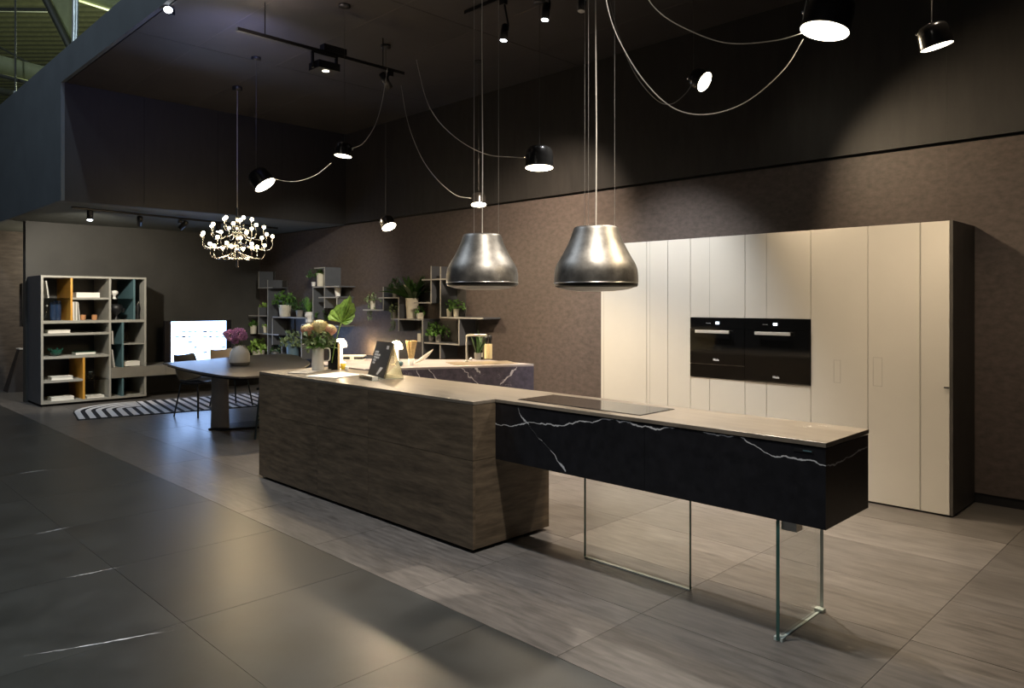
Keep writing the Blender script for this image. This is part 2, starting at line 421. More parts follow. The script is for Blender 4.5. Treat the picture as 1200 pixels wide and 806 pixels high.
# ---------------------------------------------------------------- hall roof beyond the fascia
hr = struct(MB().box((-45, 1.5, 10.6), (-6, 34, 10.7)).build('ceiling_hall', M['deck'], loc=(-25, 16, 10.6)))
mb = MB()
fw, rtv = Vector((-SY,CY,0)), Vector((CY,SY,0))
for i in range(70):
    c0 = fw*(14+.42*i); q = [c0-rtv*26, c0-rtv*4, c0-rtv*4+fw*.2, c0-rtv*26+fw*.2]
    mb.prism([(p.x,p.y) for p in q], 10.47, 10.6)
tag(mb.build('deck_rib', M['deck'], hr), kind='stuff')
def bar(name, a, b, r, m, par, n=4): return MB().tube([a, b], r, n).build(name, m, par)
bar('steel_beam', D(-40,66,14), D(90,98,14), .22, M['beam'], hr)
bar('beam_flange', D(-40,78,13.7), D(90,112,13.7), .05, M['beamdark'], hr)
bar('steel_beam', D(70,-14,15), D(220,34,15), .17, M['beam'], hr)
bar('roof_strut', D(50,-8,14), D(85,62,14), .075, M['beamdark'], hr)
MB().add([D(58,-6,14.3), D(84,-6,14.3), D(84,58,14.3), D(58,-6,14.4), D(84,-6,14.4), D(84,58,14.4)], [(0,1,2),(3,5,4),(0,3,4,1),(1,4,5,2),(2,5,3,0)]).build('gusset_plate', M['beam'], hr)
bar('roof_purlin', D(-20,11,15), D(75,12,15), .05, M['beamdark'], hr)
bar('roof_purlin', D(-10,50,15.5), D(60,88,15.5), .03, M['beamdark'], hr)
bar('roof_purlin', D(-10,104,15.5), D(40,116,15.5), .10, M['beamdark'], hr)
th = thing('hoist_chain', D(88,62,13.5), 'pale steel hoist chain hanging from the hall roof behind the blue fascia', 'chain')
MB().tube([D(87.5,-40,13.5), D(87.2,34,13.5), D(86,64,13.5)], .045, 6).build('chain_strand', M['galv'], th)
MB().tube([D(91,-40,13.5), D(90,34,13.5), D(88,64,13.5)], .03, 6).build('chain_strand', M['galv'], th)
th = thing('suspension_rod', D(18,130,13.5), 'thin steel rod hanging down left of the hoist chain', 'rod')
MB().tube([D(18,-40,13.5), D(18,108,13.5)], .018, 6).build('rod', M['beamdark'], th)
MB().tube([D(18,107,13.5), D(17.5,136,13.5)], .035, 6).build('turnbuckle', M['galv'], th)

# ---------------------------------------------------------------- island
ZT = .90; Y0, Y1 = 2.931, 3.60; X1, X2, X3 = -5.983, -3.263, -1.264; YB = 3.115; ZB = .535; TT = .022
isl = thing('kitchen_island', ((X1+X2)/2, (Y0+Y1)/2, 0), 'smoked oak drawer block standing on the floor left of the marble bar', 'kitchen island')
bx('carcass', (X1+.02, Y0+.02, .03), (X2-.02, Y1-.02, ZT-TT-.001), M['joint'], isl)
bx('plinth', (X1+.05, Y0+.05, 0), (X2-.05, Y1-.05, .03), M['joint'], isl)
XP = [X1, -5.03, -4.356, X2]; ZP = .548
for i in range(3):
    a = XP[i]+(.0015 if i else 0); b = XP[i+1]-(.0015 if i < 2 else 0)
    bx('drawer_front', (a, Y0, ZP+.0015), (b, Y0+.02, ZT-TT), M['wood'], isl)
    bx('drawer_front', (a, Y0, .022), (b, Y0+.02, ZP-.0015), M['wood'], isl)
for z0, z1 in ((.022, ZP-.0015), (ZP+.0015, ZT-TT)):
    bx('end_panel', (X2-.02, Y0+.0205, z0), (X2, Y1, z1), M['wood'], isl)
    bx('end_panel', (X1, Y0+.0205, z0), (X1+.02, Y1, z1), M['wood'], isl)
    bx('back_panel', (X1+.0205, Y1-.02, z0), (X2-.0205, Y1, z1), M['wood'], isl)

wt = tag(MB().prism([(X1,Y0),(X2,Y0),(X2,YB-.003),(X3+.003,YB-.003),(X3+.003,Y1+.003),(X1,Y1+.003)], ZT-TT+.0015, ZT).build('worktop', M['top'], loc=((X1+X3)/2, (Y0+Y1)/2, ZT-TT), bevel=.002),
   'long beige stone worktop running over the oak block and the marble bar', 'worktop')
# scuff marks near the far end are printed wear
mb = MB()
for (u, v, w) in ((937,499,4),(945,500,5),(951,499,7),(965,499,6),(972,499,5)):
    p = P(u, v, 'z', ZT+.0004)
    for k in range(5):
        q = p+Vector((R_.uniform(-.02,.02), R_.uniform(-.015,.015), 0)); r = .0022*w/5
        mb.add([q+Vector((-r,-r,0)), q+Vector((r,-r,0)), q+Vector((r,r,0)), q+Vector((-r,r,0))], [(0,1,2,3)])
tag(mb.build('chalk_scuff', M['paper'], wt), kind='stuff')

# marble bar with printed-through veins
SLEN = (X3-X2)+(Y1-YB)
def sz(u, v, end=False):
    p = P(u, v, 'x', X3) if end else P(u, v, 'y', YB)
    return (((p.x-X2)+(p.y-YB))/SLEN, (p.z-ZB)/(ZT-ZB))
c5 = lambda a, b: sz(570+a/5.217, 460+b/5.217)
c6 = lambda a, b, e=False: sz(760+a/4.444, 470+b/4.444, e)
main = [c5(*q) for q in ((50,190),(150,202),(250,187),(330,185),(440,205),(570,175),(640,180),(710,162),(800,170),(900,190),(970,210),(1060,222))]
main += [c6(*q) for q in ((110,140),(190,138),(240,145),(330,175),(400,175),(490,190),(560,235),(640,280),(720,290),(800,305),(870,318),(925,338))]
main += [c6(*q, True) for q in ((945,335),(1000,312),(1060,285),(1100,255),(1140,238))]
main.sort()
diag = [c5(*q) for q in ((190,75),(205,135),(260,200),(320,280),(390,345),(440,420),(485,478))]
M['marble'] = curve_vein_material('black_veined_marble', (.0115,.0115,.014), [(main,.0105,False),(diag,.0125,True)], SLEN, X2, YB, ZB, ZT)
mbar = thing('marble_bar', ((X2+X3)/2, (YB+Y1)/2, 0), 'floating black marble drawer bar with a white vein, carried on glass panels', 'kitchen island')
bx('carcass', (X2+.001, YB+.02, ZB+.005), (X3-.02, Y1-.005, ZT-TT-.002), M['joint'], mbar)
XM = -2.174
bx('drawer_front', (X2+.001, YB, ZB), (XM-.0012, YB+.02, ZT-TT-.004), M['marble'], mbar)
bx('drawer_front', (XM+.0012, YB, ZB), (X3, YB+.02, ZT-TT-.004), M['marble'], mbar)
bx('end_panel', (X3-.02, YB+.0205, ZB), (X3, Y1, ZT-TT-.004), M['marble'], mbar)
bx('back_panel', (X2+.001, Y1-.005, ZB), (X3-.021, Y1, ZT-TT-.004), M['marble'], mbar)
bdg = bx('badge', (-1.40, YB-.0015, .848), (-1.315, YB, .862), M['black'], mbar)
bx('badge_mark', (-1.36, YB-.0025, .853), (-1.322, YB-.0012, .858), M['teal'], bdg)
def glass_panel(a, b):
    g = bx('glass_leg', a, b, M['legglass'], mbar)
    return g
g1 = glass_panel((-2.76, 3.352, .004), (-2.06, 3.367, ZB))
bx('glass_edge', (-2.0605, 3.3525, .004), (-2.0575, 3.3665, ZB-.002), M['glassedge'], g1)
bx('glass_edge', (-2.7625, 3.3525, .004), (-2.7595, 3.3665, ZB-.002), M['glassedge'], g1)
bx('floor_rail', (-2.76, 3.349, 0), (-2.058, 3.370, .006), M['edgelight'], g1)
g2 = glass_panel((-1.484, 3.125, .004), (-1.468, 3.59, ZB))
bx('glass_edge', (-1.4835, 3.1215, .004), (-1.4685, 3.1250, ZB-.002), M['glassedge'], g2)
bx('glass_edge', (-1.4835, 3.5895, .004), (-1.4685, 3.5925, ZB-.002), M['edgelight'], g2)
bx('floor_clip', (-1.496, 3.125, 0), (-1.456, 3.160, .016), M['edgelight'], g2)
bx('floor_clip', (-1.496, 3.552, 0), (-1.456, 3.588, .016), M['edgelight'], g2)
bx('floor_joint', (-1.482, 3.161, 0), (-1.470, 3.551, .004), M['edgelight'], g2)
bx('top_bracket', (-1.4675, 3.14, ZB-.045), (-1.40, 3.20, ZB), M['steel'], g2)

hob = thing('cooktop', (-2.68, 3.345, ZT), 'flush black glass cooktop on the worktop under the hanging hoods', 'cooktop')
bx('glass_plate', (-3.135, 3.185, ZT), (-2.25, 3.50, ZT+.004), M['hob'], hob)
bx('steel_rim', (-3.139, 3.181, ZT), (-2.246, 3.504, ZT+.0022), M['black'], hob)

# ---------------------------------------------------------------- tall white cabinets
YC, YCD = 5.761, 6.327; ZCT = 2.055
def cab(name, x0, x1, label, doors, group='ivory tall cabinets along the right wall'):
    t = thing(name, ((x0+x1)/2, (YC+YCD)/2, 0), label, 'cabinet', group)
    bx('body', (x0+.001, YC+.022, .03), (x1-.001, YCD, ZCT-.004), M['joint'] if doors else M['cabside'], t)
    bx('plinth', (x0, YC+.05, 0), (x1, YCD, .03), M['joint'], t)
    return t
def door(t, x0, x1, z0, z1, grip=None):
    d = bx('door', (x0+.0018, YC, z0+.0015), (x1-.0018, YC+.02, z1-.0015), M['white'], t, bevel=.0012)
    return d
def groove(d, x, z0, z1):
    return bx('grip_groove', (x-.0016, YC-.0008, z0+.002), (x+.0016, YC+.001, z1-.002), M['shelfgrey'], d)
GR = 'ivory tall cabinets along the right wall'
ZD = .012
t = cab('tall_cabinet', -4.533, -3.995, 'ivory full-height cabinet at the left end, partly behind the right hood', 1)
d = door(t, -4.533, -3.995, ZD, ZCT); groove(d, -4.50, ZD, ZCT)
t = cab('tall_cabinet', -3.995, -3.53, 'bright ivory full-height cabinet just left of the ovens', 1)
d = door(t, -3.995, -3.765, ZD, ZCT); groove(d, -3.96, ZD, ZCT)
d = door(t, -3.765, -3.53, ZD, ZCT)
OZ0, OZ1 = .835, 1.355
for nm, x0, x1, gx, lb in (('oven_cabinet', -3.53, -3.009, -3.34, 'ivory cabinet housing the left oven'), ('oven_cabinet', -3.009, -2.454, -2.82, 'ivory cabinet housing the right oven')):
    t = thing(nm, ((x0+x1)/2, (YC+YCD)/2, 0), lb, 'cabinet', GR)
    bx('body', (x0+.001, YC+.022, .03), (x1-.001, YCD, OZ0-.003), M['joint'], t)
    bx('body', (x0+.001, YC+.022, OZ1+.003), (x1-.001, YCD, ZCT-.004), M['joint'], t)
    bx('body_back', (x0+.001, YCD-.03, OZ0-.003), (x1-.001, YCD, OZ1+.003), M['joint'], t)
    bx('plinth', (x0, YC+.05, 0), (x1, YCD, .03), M['joint'], t)
    for a, b in ((x0, gx), (gx, x1)):
        dd = door(t, a, b, ZD, OZ0)
    dd = door(t, x0, x1, OZ1, ZCT); groove(dd, gx, OZ1, ZCT)
t = cab('tall_cabinet', -2.454, -2.026, 'plain ivory tall cabinet right of the ovens with a faint recessed grip', 1)
d = door(t, -2.454, -2.026, ZD, ZCT)
def recess_grip(d, px0, px1, pv0, pv1):
    a = P(px0, pv1, 'y', YC); b = P(px1, pv0, 'y', YC); q = .0022
    mb = MB(); y0, y1 = YC-.0007, YC+.001
    mb.box((a.x,y0,a.z),(a.x+q,y1,b.z)).box((b.x-q,y0,a.z),(b.x,y1,b.z)).box((a.x+q,y0,a.z),(b.x-q,y1,a.z+q)).box((a.x+q,y0,b.z-q),(b.x-q,y1,b.z))
    mb.build('grip_outline', M['shelfgrey'], d)
recess_grip(d, 977, 985, 422, 448)
t = cab('tall_cabinet', -2.026, -1.673, 'ivory tall cabinet with a recessed grip at its left edge, second from the right', 1)
d = door(t, -2.026, -1.673, ZD, ZCT); recess_grip(d, 1023, 1034, 419, 452)
t = cab('tall_cabinet', -1.673, -1.482, 'narrow rightmost ivory cabinet with a dark side panel and a small knob', 1)
d = door(t, -1.673, -1.485, ZD, ZCT); groove(d, -1.668, ZD, ZCT)
kp = P(1110, 454, 'y', YC)
MB().tube([(kp.x, YC+.001, kp.z), (kp.x, YC-.012, kp.z)], .006, 10).tube([(kp.x-.016, YC-.014, kp.z), (kp.x+.016, YC-.014, kp.z)], .006, 8).build('knob', M['black'], d)
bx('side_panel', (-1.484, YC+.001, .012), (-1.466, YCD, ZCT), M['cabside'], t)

def text_mesh(name, s, size, m, parent, loc, rot, ext=.0004, bold=0):
    cu = bpy.data.curves.new(name, 'FONT'); cu.body = s; cu.size = size; cu.align_x = 'LEFT'; cu.extrude = ext; cu.resolution_u = 2; cu.offset = bold
    o = bpy.data.objects.new(name, cu); COL.objects.link(o)
    dg = bpy.context.evaluated_depsgraph_get(); me = bpy.data.meshes.new_from_object(o.evaluated_get(dg))
    bpy.data.objects.remove(o); bpy.data.curves.remove(cu)
    n = bpy.data.objects.new(name, me); COL.objects.link(n); me.materials.clear(); me.materials.append(m)
    base = Vector((0,0,0)); q = parent
    while q is not None: base += Vector(q.location); q = q.parent
    n.parent = parent; n.location = Vector(loc)-base; n.rotation_euler = rot
    return n
SCR = emit('oven_display_glow', (.75,.88,1), 3.0)
def oven(x0, x1, label, zdoor_b, zsplit, hx0, hx1, hz, logo_z, disp_x):
    t = thing('oven', ((x0+x1)/2, (YC+YCD)/2, OZ0), label, 'oven', 'built-in ovens')
    bx('body', (x0+.006, YC+.02, OZ0+.001), (x1-.006, YCD-.04, OZ1-.001), M['black'], t)
    bx('control_panel', (x0+.002, YC-.004, zsplit+.001), (x1-.002, YC+.019, OZ1-.001), M['ovenglass'], t)
    dr = bx('oven_door', (x0+.002, YC-.008, zdoor_b+.001), (x1-.002, YC+.019, zsplit-.001), M['ovenglass'], t)
    if zdoor_b > OZ0+.02: bx('warming_drawer', (x0+.002, YC-.006, OZ0+.001), (x1-.002, YC+.019, zdoor_b-.001), M['ovenglass'], t)
    h = bx('handle', (hx0, YC-.05, hz-.013), (hx1, YC-.036, hz+.013), M['lightsteel'], dr, bevel=.002)
    for hx in (hx0+.02, hx1-.03): bx('handle_post', (hx, YC-.0358, hz-.008), (hx+.012, YC-.0081, hz+.008), M['steel'], dr)
    bx('display', (disp_x, YC-.0048, OZ1-.055), (disp_x+.034, YC-.0039, OZ1-.035), SCR, t)
    for k in range(3): bx('touch_key', (disp_x-.09+.016*k, YC-.0046, OZ1-.05), (disp_x-.082+.016*k, YC-.0039, OZ1-.047), M['white_txt'], t)
    bx('steel_trim', (x0+.002, YC-.0088, zdoor_b+.0008), (x1-.002, YC-.0079, zdoor_b+.0028), M['steel'], dr)
    text_mesh('logo', 'Miele', .026, M['white_txt'], dr, ((x0+x1)/2-.032, YC-.0086, logo_z), (PI/2,0,0), bold=.0006)
    return t
oven(-3.53, -3.009, 'left black glass oven with a steel bar handle and a drawer below', .95, 1.262, -3.455, -3.13, 1.235, .985, -3.28)
oven(-3.009, -2.454, 'right black glass oven, taller door with a steel bar handle', OZ0+.002, 1.262, -2.90, -2.60, 1.235, .872, -2.76)

# ---------------------------------------------------------------- hanging hoods
def hood(x, y, z0, label, ph):
    t = thing('hanging_hood', (x, y, z0), label, 'cooker hood', 'bell-shaped metal hoods over the cooktop')
    prof = [(.2388,.028),(.2390,.055),(.2375,.085),(.232,.115),(.218,.145),(.200,.175),(.183,.205),(.167,.236),(.153,.266),(.141,.296),(.129,.33),(.124,.342),(.118,.346),(.108,.344),(.102,.33)]
    MB().lathe(prof, (x,y,z0), 48).build('shell', M['hood'], t)
    MB().lathe([(.212,.0),(.231,.004),(.2375,.012),(.2385,.023)], (x,y,z0), 48).build('bottom_band', M['hooddark'], t)
    MB().lathe([(.2385,.023),(.2412,.0242),(.2412,.0272),(.2388,.0285)], (x,y,z0), 48).build('rim_bead', M['steel'], t)
    MB().lathe([(.214,.0),(.18,-.011),(.10,-.020),(.001,-.022)], (x,y,z0), 40).build('diffuser', M['hoodglass'], t)
    MB().lathe([(.102,.33),(.09,.30),(.001,.30)], (x,y,z0), 32).build('top_grille', M['black'], t)
    ztop = ZC-.02
    for k in range(3):
        a = ph+2*PI*k/3; dx, dy = .104*math.cos(a), .112*math.sin(a)
        MB().tube([(x+dx,y+dy,z0+.30), (x+dx,y+dy,ztop-.03)], .0013, 5).build('suspension_wire', M['cable'], t)
    MB().tube([(x,y,z0+.30), (x+.004,y,z0+.9), (x-.003,y,z0+1.6), (x,y,ztop-.03)], .0034, 7).build('power_cable', M['cablewhite'], t)
    MB().lathe([(.15,0),(.15,-.03),(.001,-.03)], (x,y,ztop), 28).build('ceiling_rose', M['black'], t)
hood(-3.615, 3.33, 1.592, 'left bell-shaped brushed metal hood hanging by wires over the island', YAW+.09)
hood(-2.656, 3.33, 1.572, 'right bell-shaped brushed metal hood hanging in front of the ivory cabinets', YAW+.05)

# ---------------------------------------------------------------- drum pendants with swagged cords
def smooth(pts, n=8):
    pts = [Vector(p) for p in pts]; out = []
    for i in range(len(pts)-1):
        p0 = pts[max(i-1,0)]; p1 = pts[i]; p2 = pts[i+1]; p3 = pts[min(i+2,len(pts)-1)]
        for k in range(n):
            t = k/n
            out.append(.5*((2*p1)+(p2-p0)*t+(2*p0-5*p1+4*p2-p3)*t*t+(3*p1-p0-3*p2+p3)*t**3))
    return out+[pts[-1]]
def drum(u, v, d, dia_px, nx, nd, nc, label, cords, power=30, hgt=.78, ang=110):
    c = D(u, v, d); r = dia_px*d/FPX/2
    back = -ray(u, v).normalized(); right = Vector((CY, SY, 0)); right = (right-back*right.dot(back)).normalized(); up = back.cross(right)
    if up.z < 0: up = -up
    s = math.sqrt(max(0, 1-nc*nc))/math.hypot(nx, nd)
    n = (back*nc+right*nx*s-up*nd*s).normalized()
    rot = (-n).to_track_quat('Z', 'Y').to_matrix()
    H = hgt*2*r
    topc = c-n*H
    t = thing('drum_pendant', topc, label, 'pendant lamp', 'black drum pendants with draped cords')
    MB().lathe([(r*.97,.02*r),(r,.0),(r,.1*r),(r*.985,H*.5),(r*.93,H*.78),(r*.80,H*.92),(r*.58,H*.985),(r*.3,H),(.001,H)], c, 36, rot=rot).build('shade', M['lamp'], t)
    MB().lathe([(r*.97,.02*r),(r*.8,.03*r),(.001,.03*r)], c, 36, rot=rot).build('diffuser', M['disc'], t)
    side = right if cords and cords[0][0][0] > u else -right
    MB().tube([topc+n*r*.1, topc-n*r*.12], r*.12, 10).build('cap', M['black'], t)
    knob = c-n*H*.55+side*r*1.0
    MB().ball(knob, r*.10, 8, 6).build('cord_knob', M['chrome'], t)
    hang = topc+n*r*.1
    MB().tube([hang, (hang.x, hang.y, ZC-.04)], .0020, 5).build('suspension_cord', M['cabledark'], t)
    MB().lathe([(.05,0),(.05,-.022),(.001,-.022)], (hang.x, hang.y, ZC-.018), 18).build('ceiling_hook', M['black'], t)
    for cp in cords:
        pts = [D(a, b, d+(dd[0] if dd else 0)) for a, b, *dd in cp]
        for p in pts: p.z = min(p.z, ZC-.03)
        MB().tube(smooth(pts), .0030, 6).build('draped_cord', M['cable'], t)
    light('drum_glow', 'SPOT', c+n*.012, power, (1,.78,.52), c+n*2, r*.8, ang, .7, parent=t)
    return t
drum(311, 217, 7.9, 26, .54, .84, .36, 'tilted drum pendant left above the dining table, beside the chandelier rod', [[(321,209),(333,212),(350,212),(370,205,-.5),(388,191,-1.2)]], 260)
drum(402, 183, 6.5, 20, -.16, .98, .22, 'upright drum pendant left of the hoods, hanging highest above the dining area', [[(412,174),(424,169),(433,158),(441,143),(448,118),(454,80)]], 60)
drum(456, 266, 7.5, 17, .35, .93, .5, 'lowest small drum pendant, hanging before the plant shelves', [], 120)
drum(561, 240, 8.0, 18, .0, 1, .34, 'small drum pendant hanging just behind the wires of the left hood', [[(552,232),(535,229),(515,213),(497,190),(484,162),(476,135),(470,100)]], 130)
drum(632, 197, 6.4, 33, .0, 1, .25, 'drum pendant hanging level between the two hoods', [[(615,185),(600,184),(575,182),(552,173),(530,158),(511,138),(498,112),(488,70)]], 170)
drum(966, 37, 3.9, 56, -.12, .99, .40, 'large drum pendant at the top right, nearest the camera', [[(940,39),(905,48),(850,50),(800,32),(770,12),(755,-10),(745,-40)], [(941,46),(918,82),(875,119),(830,134),(790,127),(755,95),(726,48),(712,8),(706,-40)], [(941,30),(942,15),(947,-8),(952,-40)]], 110)
drum(826, 96, 5.9, 24, .91, .42, .52, 'drum pendant turned on its side above the ivory cabinets', [[(813,95),(803,110),(786,122),(768,116),(745,88),(728,50),(716,8),(712,-20)]], 230)
drum(1098, 55, 4.3, 35, .36, .93, .16, 'tilted drum pendant at the right edge, right of the large one', [], 80)

# ---------------------------------------------------------------- ceiling tracks and spotlights
def spotlight(pos, n, label, m, L=.16, r=.035, top=None, group='black track spotlights', glow=None):
    pos = Vector(pos); n = Vector(n).normalized()
    t = thing('track_spotlight', pos, label, 'spotlight', group)
    rot = (-n).to_track_quat('Z', 'Y').to_matrix()
    MB().lathe([(r*.9,.004),(r,0),(r,L),(r*.7,L+.012),(.001,L+.012)], pos, 18, rot=rot).build('housing', M['black'], t)
    MB().lathe([(r*.9,.006),(.001,.006)], pos, 18, rot=rot).build('lens', m, t)
    if top is not None:
        top = Vector(top); a = pos-n*L*.6
        MB().tube([a+Vector((r*1.2,0,0)), a+Vector((r*1.4,0,.05)), (top.x, top.y, top.z)], .008, 6).build('bracket', M['black'], t)
        MB().box((top.x-.03,top.y-.018,top.z-.05),(top.x+.03,top.y+.018,top.z)).build('adapter', M['black'], t)
    return t
# suspended track on the left
a, b = P(279,34,'z',3.8), P(470,88,'z',3.8)
a.x = b.x = -6.09
tk = thing('light_track', (a.x, (a.y+b.y)/2, 3.8), 'suspended black track crossing the ceiling left of the hoods', 'light track')
bx('rail', (a.x-.018, a.y, 3.79), (a.x+.018, b.y, 3.82), M['black'], tk)
for yy in (a.y+.25, b.y-.25): MB().tube([(a.x,yy,3.82),(a.x,yy,ZC-.018)], .005, 6).build('drop_rod', M['black'], tk)
fx = P(380,75,'z',3.7)
t = thing('floodlight', (a.x, fx.y, 3.79), 'boxy black floodlight hanging under the middle of the suspended track', 'spotlight')
bx('lamp_box', (a.x-.09, fx.y-.11, 3.63), (a.x+.09, fx.y+.11, 3.70), M['black'], t)
for s in (-1, 1): bx('yoke_arm', (a.x-.015, fx.y+s*.125-.008, 3.64), (a.x+.015, fx.y+s*.125+.008, 3.79), M['black'], t)
bx('yoke_bar', (a.x-.015, fx.y-.133, 3.775), (a.x+.015, fx.y+.133, 3.79), M['black'], t)
MB().lathe([(.03,-.002),(.001,-.002)], (a.x+.02, fx.y, 3.63), 14).build('lens', M['spotwarm'], t)
bx('driver_box', (a.x-.05, fx.y-.02, 3.821), (a.x+.03, fx.y+.22, 3.88), M['black'], t)
sp = P(456,95,'z',3.7)
spotlight((a.x, sp.y, 3.62), (.15,.5,-.85), 'dark spotlight at the far end of the suspended track', M['black'], top=(a.x, sp.y, 3.79))
# lone spotlight near the fascia
q = D(197,12,6.55)
spotlight(q, (.5,-.25,-.85), 'bright spotlight near the blue fascia at the top left', M['spotdisc'], r=.04, L=.2, top=(q.x-.05, q.y+.05, ZC-.02))
# track over the island's rear
yk = P(590,47,'z',3.72).y
tk = thing('light_track', (-3.6, yk, ZC-.05), 'black track with small bright spots at the top centre, behind the hood wires', 'light track')
bx('rail', (-5.0, yk-.018, ZC-.05), (-1.0, yk+.018, ZC-.018), M['black'], tk)
for (u, v, lb, m) in ((590,48,'bright spot left of the left hood wires at the top', M['spotdisc']), (638.5,24,'bright spot between the two sets of hood wires at the top', M['spotdisc']), (681,14,'dim spot just left of the right hood wires at the top edge', M['hoodglass'])):
    q = P(u, v, 'y', yk)
    spotlight(q, (.05,-.2,-.95), lb, m, r=.032, L=.14, top=(q.x, yk, ZC-.05))
# track on the soffit
a, b = P(84,243,'z',2.665), P(325,267.5,'z',2.665)
tk = thing('light_track', ((a.x+b.x)/2, (a.y+b.y)/2, 2.66), 'black track under the low soffit above the bookshelf', 'light track')
MB().tube([a, b], .02, 4).build('rail', M['black'], tk)
for (u, v, n, lb, m) in ((101,258,(.30,-.10,-.93),'lit spotlight over the left side of the bookshelf',M['spotdisc']),(151,259,(-.7,.2,-.7),'dark spotlight second from the left on the soffit track',M['black']),(196,264,(-.5,-.5,-.7),'dark spotlight third from the left on the soffit track',M['black']),(243,264,(.2,-.1,-.96),'lit spotlight at the left of the chandelier on the soffit track',M['spotwarm'])):
    f = (u-84)/(325-84); base = a.lerp(b, f)
    q = base+Vector((0,0,-.14))
    spotlight(q, n, lb, m, r=.036, L=.13, top=(base.x, base.y, 2.645), group='spots on the soffit track')
q = a.lerp(b, .07)
light('track_beam', 'SPOT', (q.x-.05, q.y+.06, 2.46), 150, (1,.92,.78), (-12.6, 3.4, 1.3), .03, 100, .7)
q = a.lerp(b, .66)
light('track_beam', 'SPOT', (q.x, q.y, 2.46), 20, WARM, (q.x-.4, q.y+.6, .5), .03, 70, .8)

# ---------------------------------------------------------------- chandelier
cc = D(278, 284, 9.0); cx, cy, cz = cc
ch = thing('chandelier', cc, 'round chandelier of many small bare bulbs hanging above the dining table', 'chandelier')
MB().tube([(cx,cy,cz-.30),(cx,cy,cz+.42)], .017, 10).build('column', M['chrome'], ch)
MB().tube([(cx,cy,cz+.42),(cx,cy,ZC-.04)], .006, 6).build('rod', M['cable'], ch)
MB().lathe([(.06,0),(.06,-.04),(.001,-.04)], (cx,cy,ZC-.018), 18).build('canopy', M['black'], ch)
for z, r in ((.12,.06),(-.06,.06),(-.2,.06)): MB().lathe([(r,-.01),(r,.01),(.018,.014)], (cx,cy,cz+z), 18).build('hub_ring', M['chrome'], ch)
k = 0
for ring, (n, r, z, drop) in enumerate(((5,.17,.22,.08),(7,.31,.13,.10),(9,.41,.02,.12),(7,.32,-.10,.11),(4,.18,-.13,.09))):
    for i in range(n):
        a = 2*PI*(i+.37*ring)/n; ca, sa = math.cos(a), math.sin(a)
        zz = cz+z
        pts = [(cx+ca*.03,cy+sa*.03,zz-.02),(cx+ca*r*.55,cy+sa*r*.55,zz-drop*.75),(cx+ca*r*.88,cy+sa*r*.88,zz-drop*.85),(cx+ca*r,cy+sa*r,zz-drop*.4),(cx+ca*r,cy+sa*r,zz)]
        arm = MB().tube(smooth(pts,5), .0045, 5).build('arm', M['chrome'], ch)
        MB().tube([(cx+ca*r,cy+sa*r,zz),(cx+ca*r,cy+sa*r,zz+.05)], .009, 7).build('socket', M['chrome'], arm)
        MB().ball((cx+ca*r,cy+sa*r,zz+.068), .021, 10, 6).build('bulb', M['bulb'], arm)
light('chandelier_glow', 'POINT', (cx,cy,cz-.36), 22, (1,.74,.42), size=.12, parent=ch)

# ---------------------------------------------------------------- bookshelf
XF = -12.15; XBk = XB+.001; ZB0, ZB1 = .035, 1.873
def yz(u, v): p = P(u, v, 'x', XF); return p.y, p.z
yA, yV, yZ = yz(48,400)[0], yz(129,400)[0], yz(171.5,400)[0]
bs = thing('bookshelf', ((XF+XB)/2, (yA+yZ)/2, 0), 'tall open grey bookshelf with ochre and teal dividers beside the television', 'bookshelf')
T = .03
bx('plinth', (XBk+.02, yA+.03, 0), (XF-.05, yZ-.03, ZB0), M['joint'], bs)
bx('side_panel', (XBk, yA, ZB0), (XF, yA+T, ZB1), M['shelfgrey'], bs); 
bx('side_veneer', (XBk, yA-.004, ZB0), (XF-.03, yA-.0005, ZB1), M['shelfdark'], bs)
bx('divider', (XBk+.02, yV-T/2, ZB0), (XF, yV+T/2, ZB1), M['shelfgrey'], bs)
bx('side_panel', (XBk, yZ-T, ZB0), (XF, yZ, ZB1), M['shelfgrey'], bs)
bx('back_panel', (XBk, yA+T, ZB0), (XBk+.018, yZ-T, ZB1), M['shelfback'], bs)
bx('top_board', (XBk+.02, yA+T, ZB1-.028), (XF, yV-T/2, ZB1), M['shelfgrey'], bs); bx('top_board', (XBk+.02, yV+T/2, ZB1-.028), (XF, yZ-T, ZB1), M['shelfgrey'], bs)
bx('bottom_board', (XBk+.02, yA+T, ZB0), (XF, yV-T/2, ZB0+.03), M['shelfgrey'], bs); bx('bottom_board', (XBk+.02, yV+T/2, ZB0), (XF, yZ-T, ZB0+.03), M['shelfgrey'], bs)
XF0 = XF-.004
def shelf(y0, y1, z, m='shelfgrey', th=.03, nm='shelf'): return bx(nm, (XBk+.02, y0, z-th/2), (XF0, y1, z+th/2), M[m], bs)
def divi(y, z0, z1, m): return bx('divider', (XBk+.02, y-.014, z0), (XF0, y+.014, z1), M[m], bs)
zM = yz(90,377)[1]; z391 = yz(90,391.3)[1]; z418 = yz(90,418)[1]; z446 = yz(75,446.5)[1]; z350 = yz(105,349.8)[1]
yO, yO2, yT, yT2 = yz(84,350)[0], yz(98.5,440)[0], yz(157.5,350)[0], yz(144,405)[0]
shelf(yA+T, yV-T/2, zM, th=.04); shelf(yV+T/2, yZ-T, zM, th=.04)
shelf(yA+T, yV-T/2, z391, th=.034); shelf(yA+T, yV-T/2, z418, th=.034)
divi(yO, zM+.02, ZB1-.028, 'orange'); divi(yO2, ZB0+.03, z418-.017, 'orange')
divi(yT, zM+.02, ZB1-.028, 'teal')
shelf(yO+.014, yV-T/2, z350); shelf(yA+T, yO2-.014, z446)
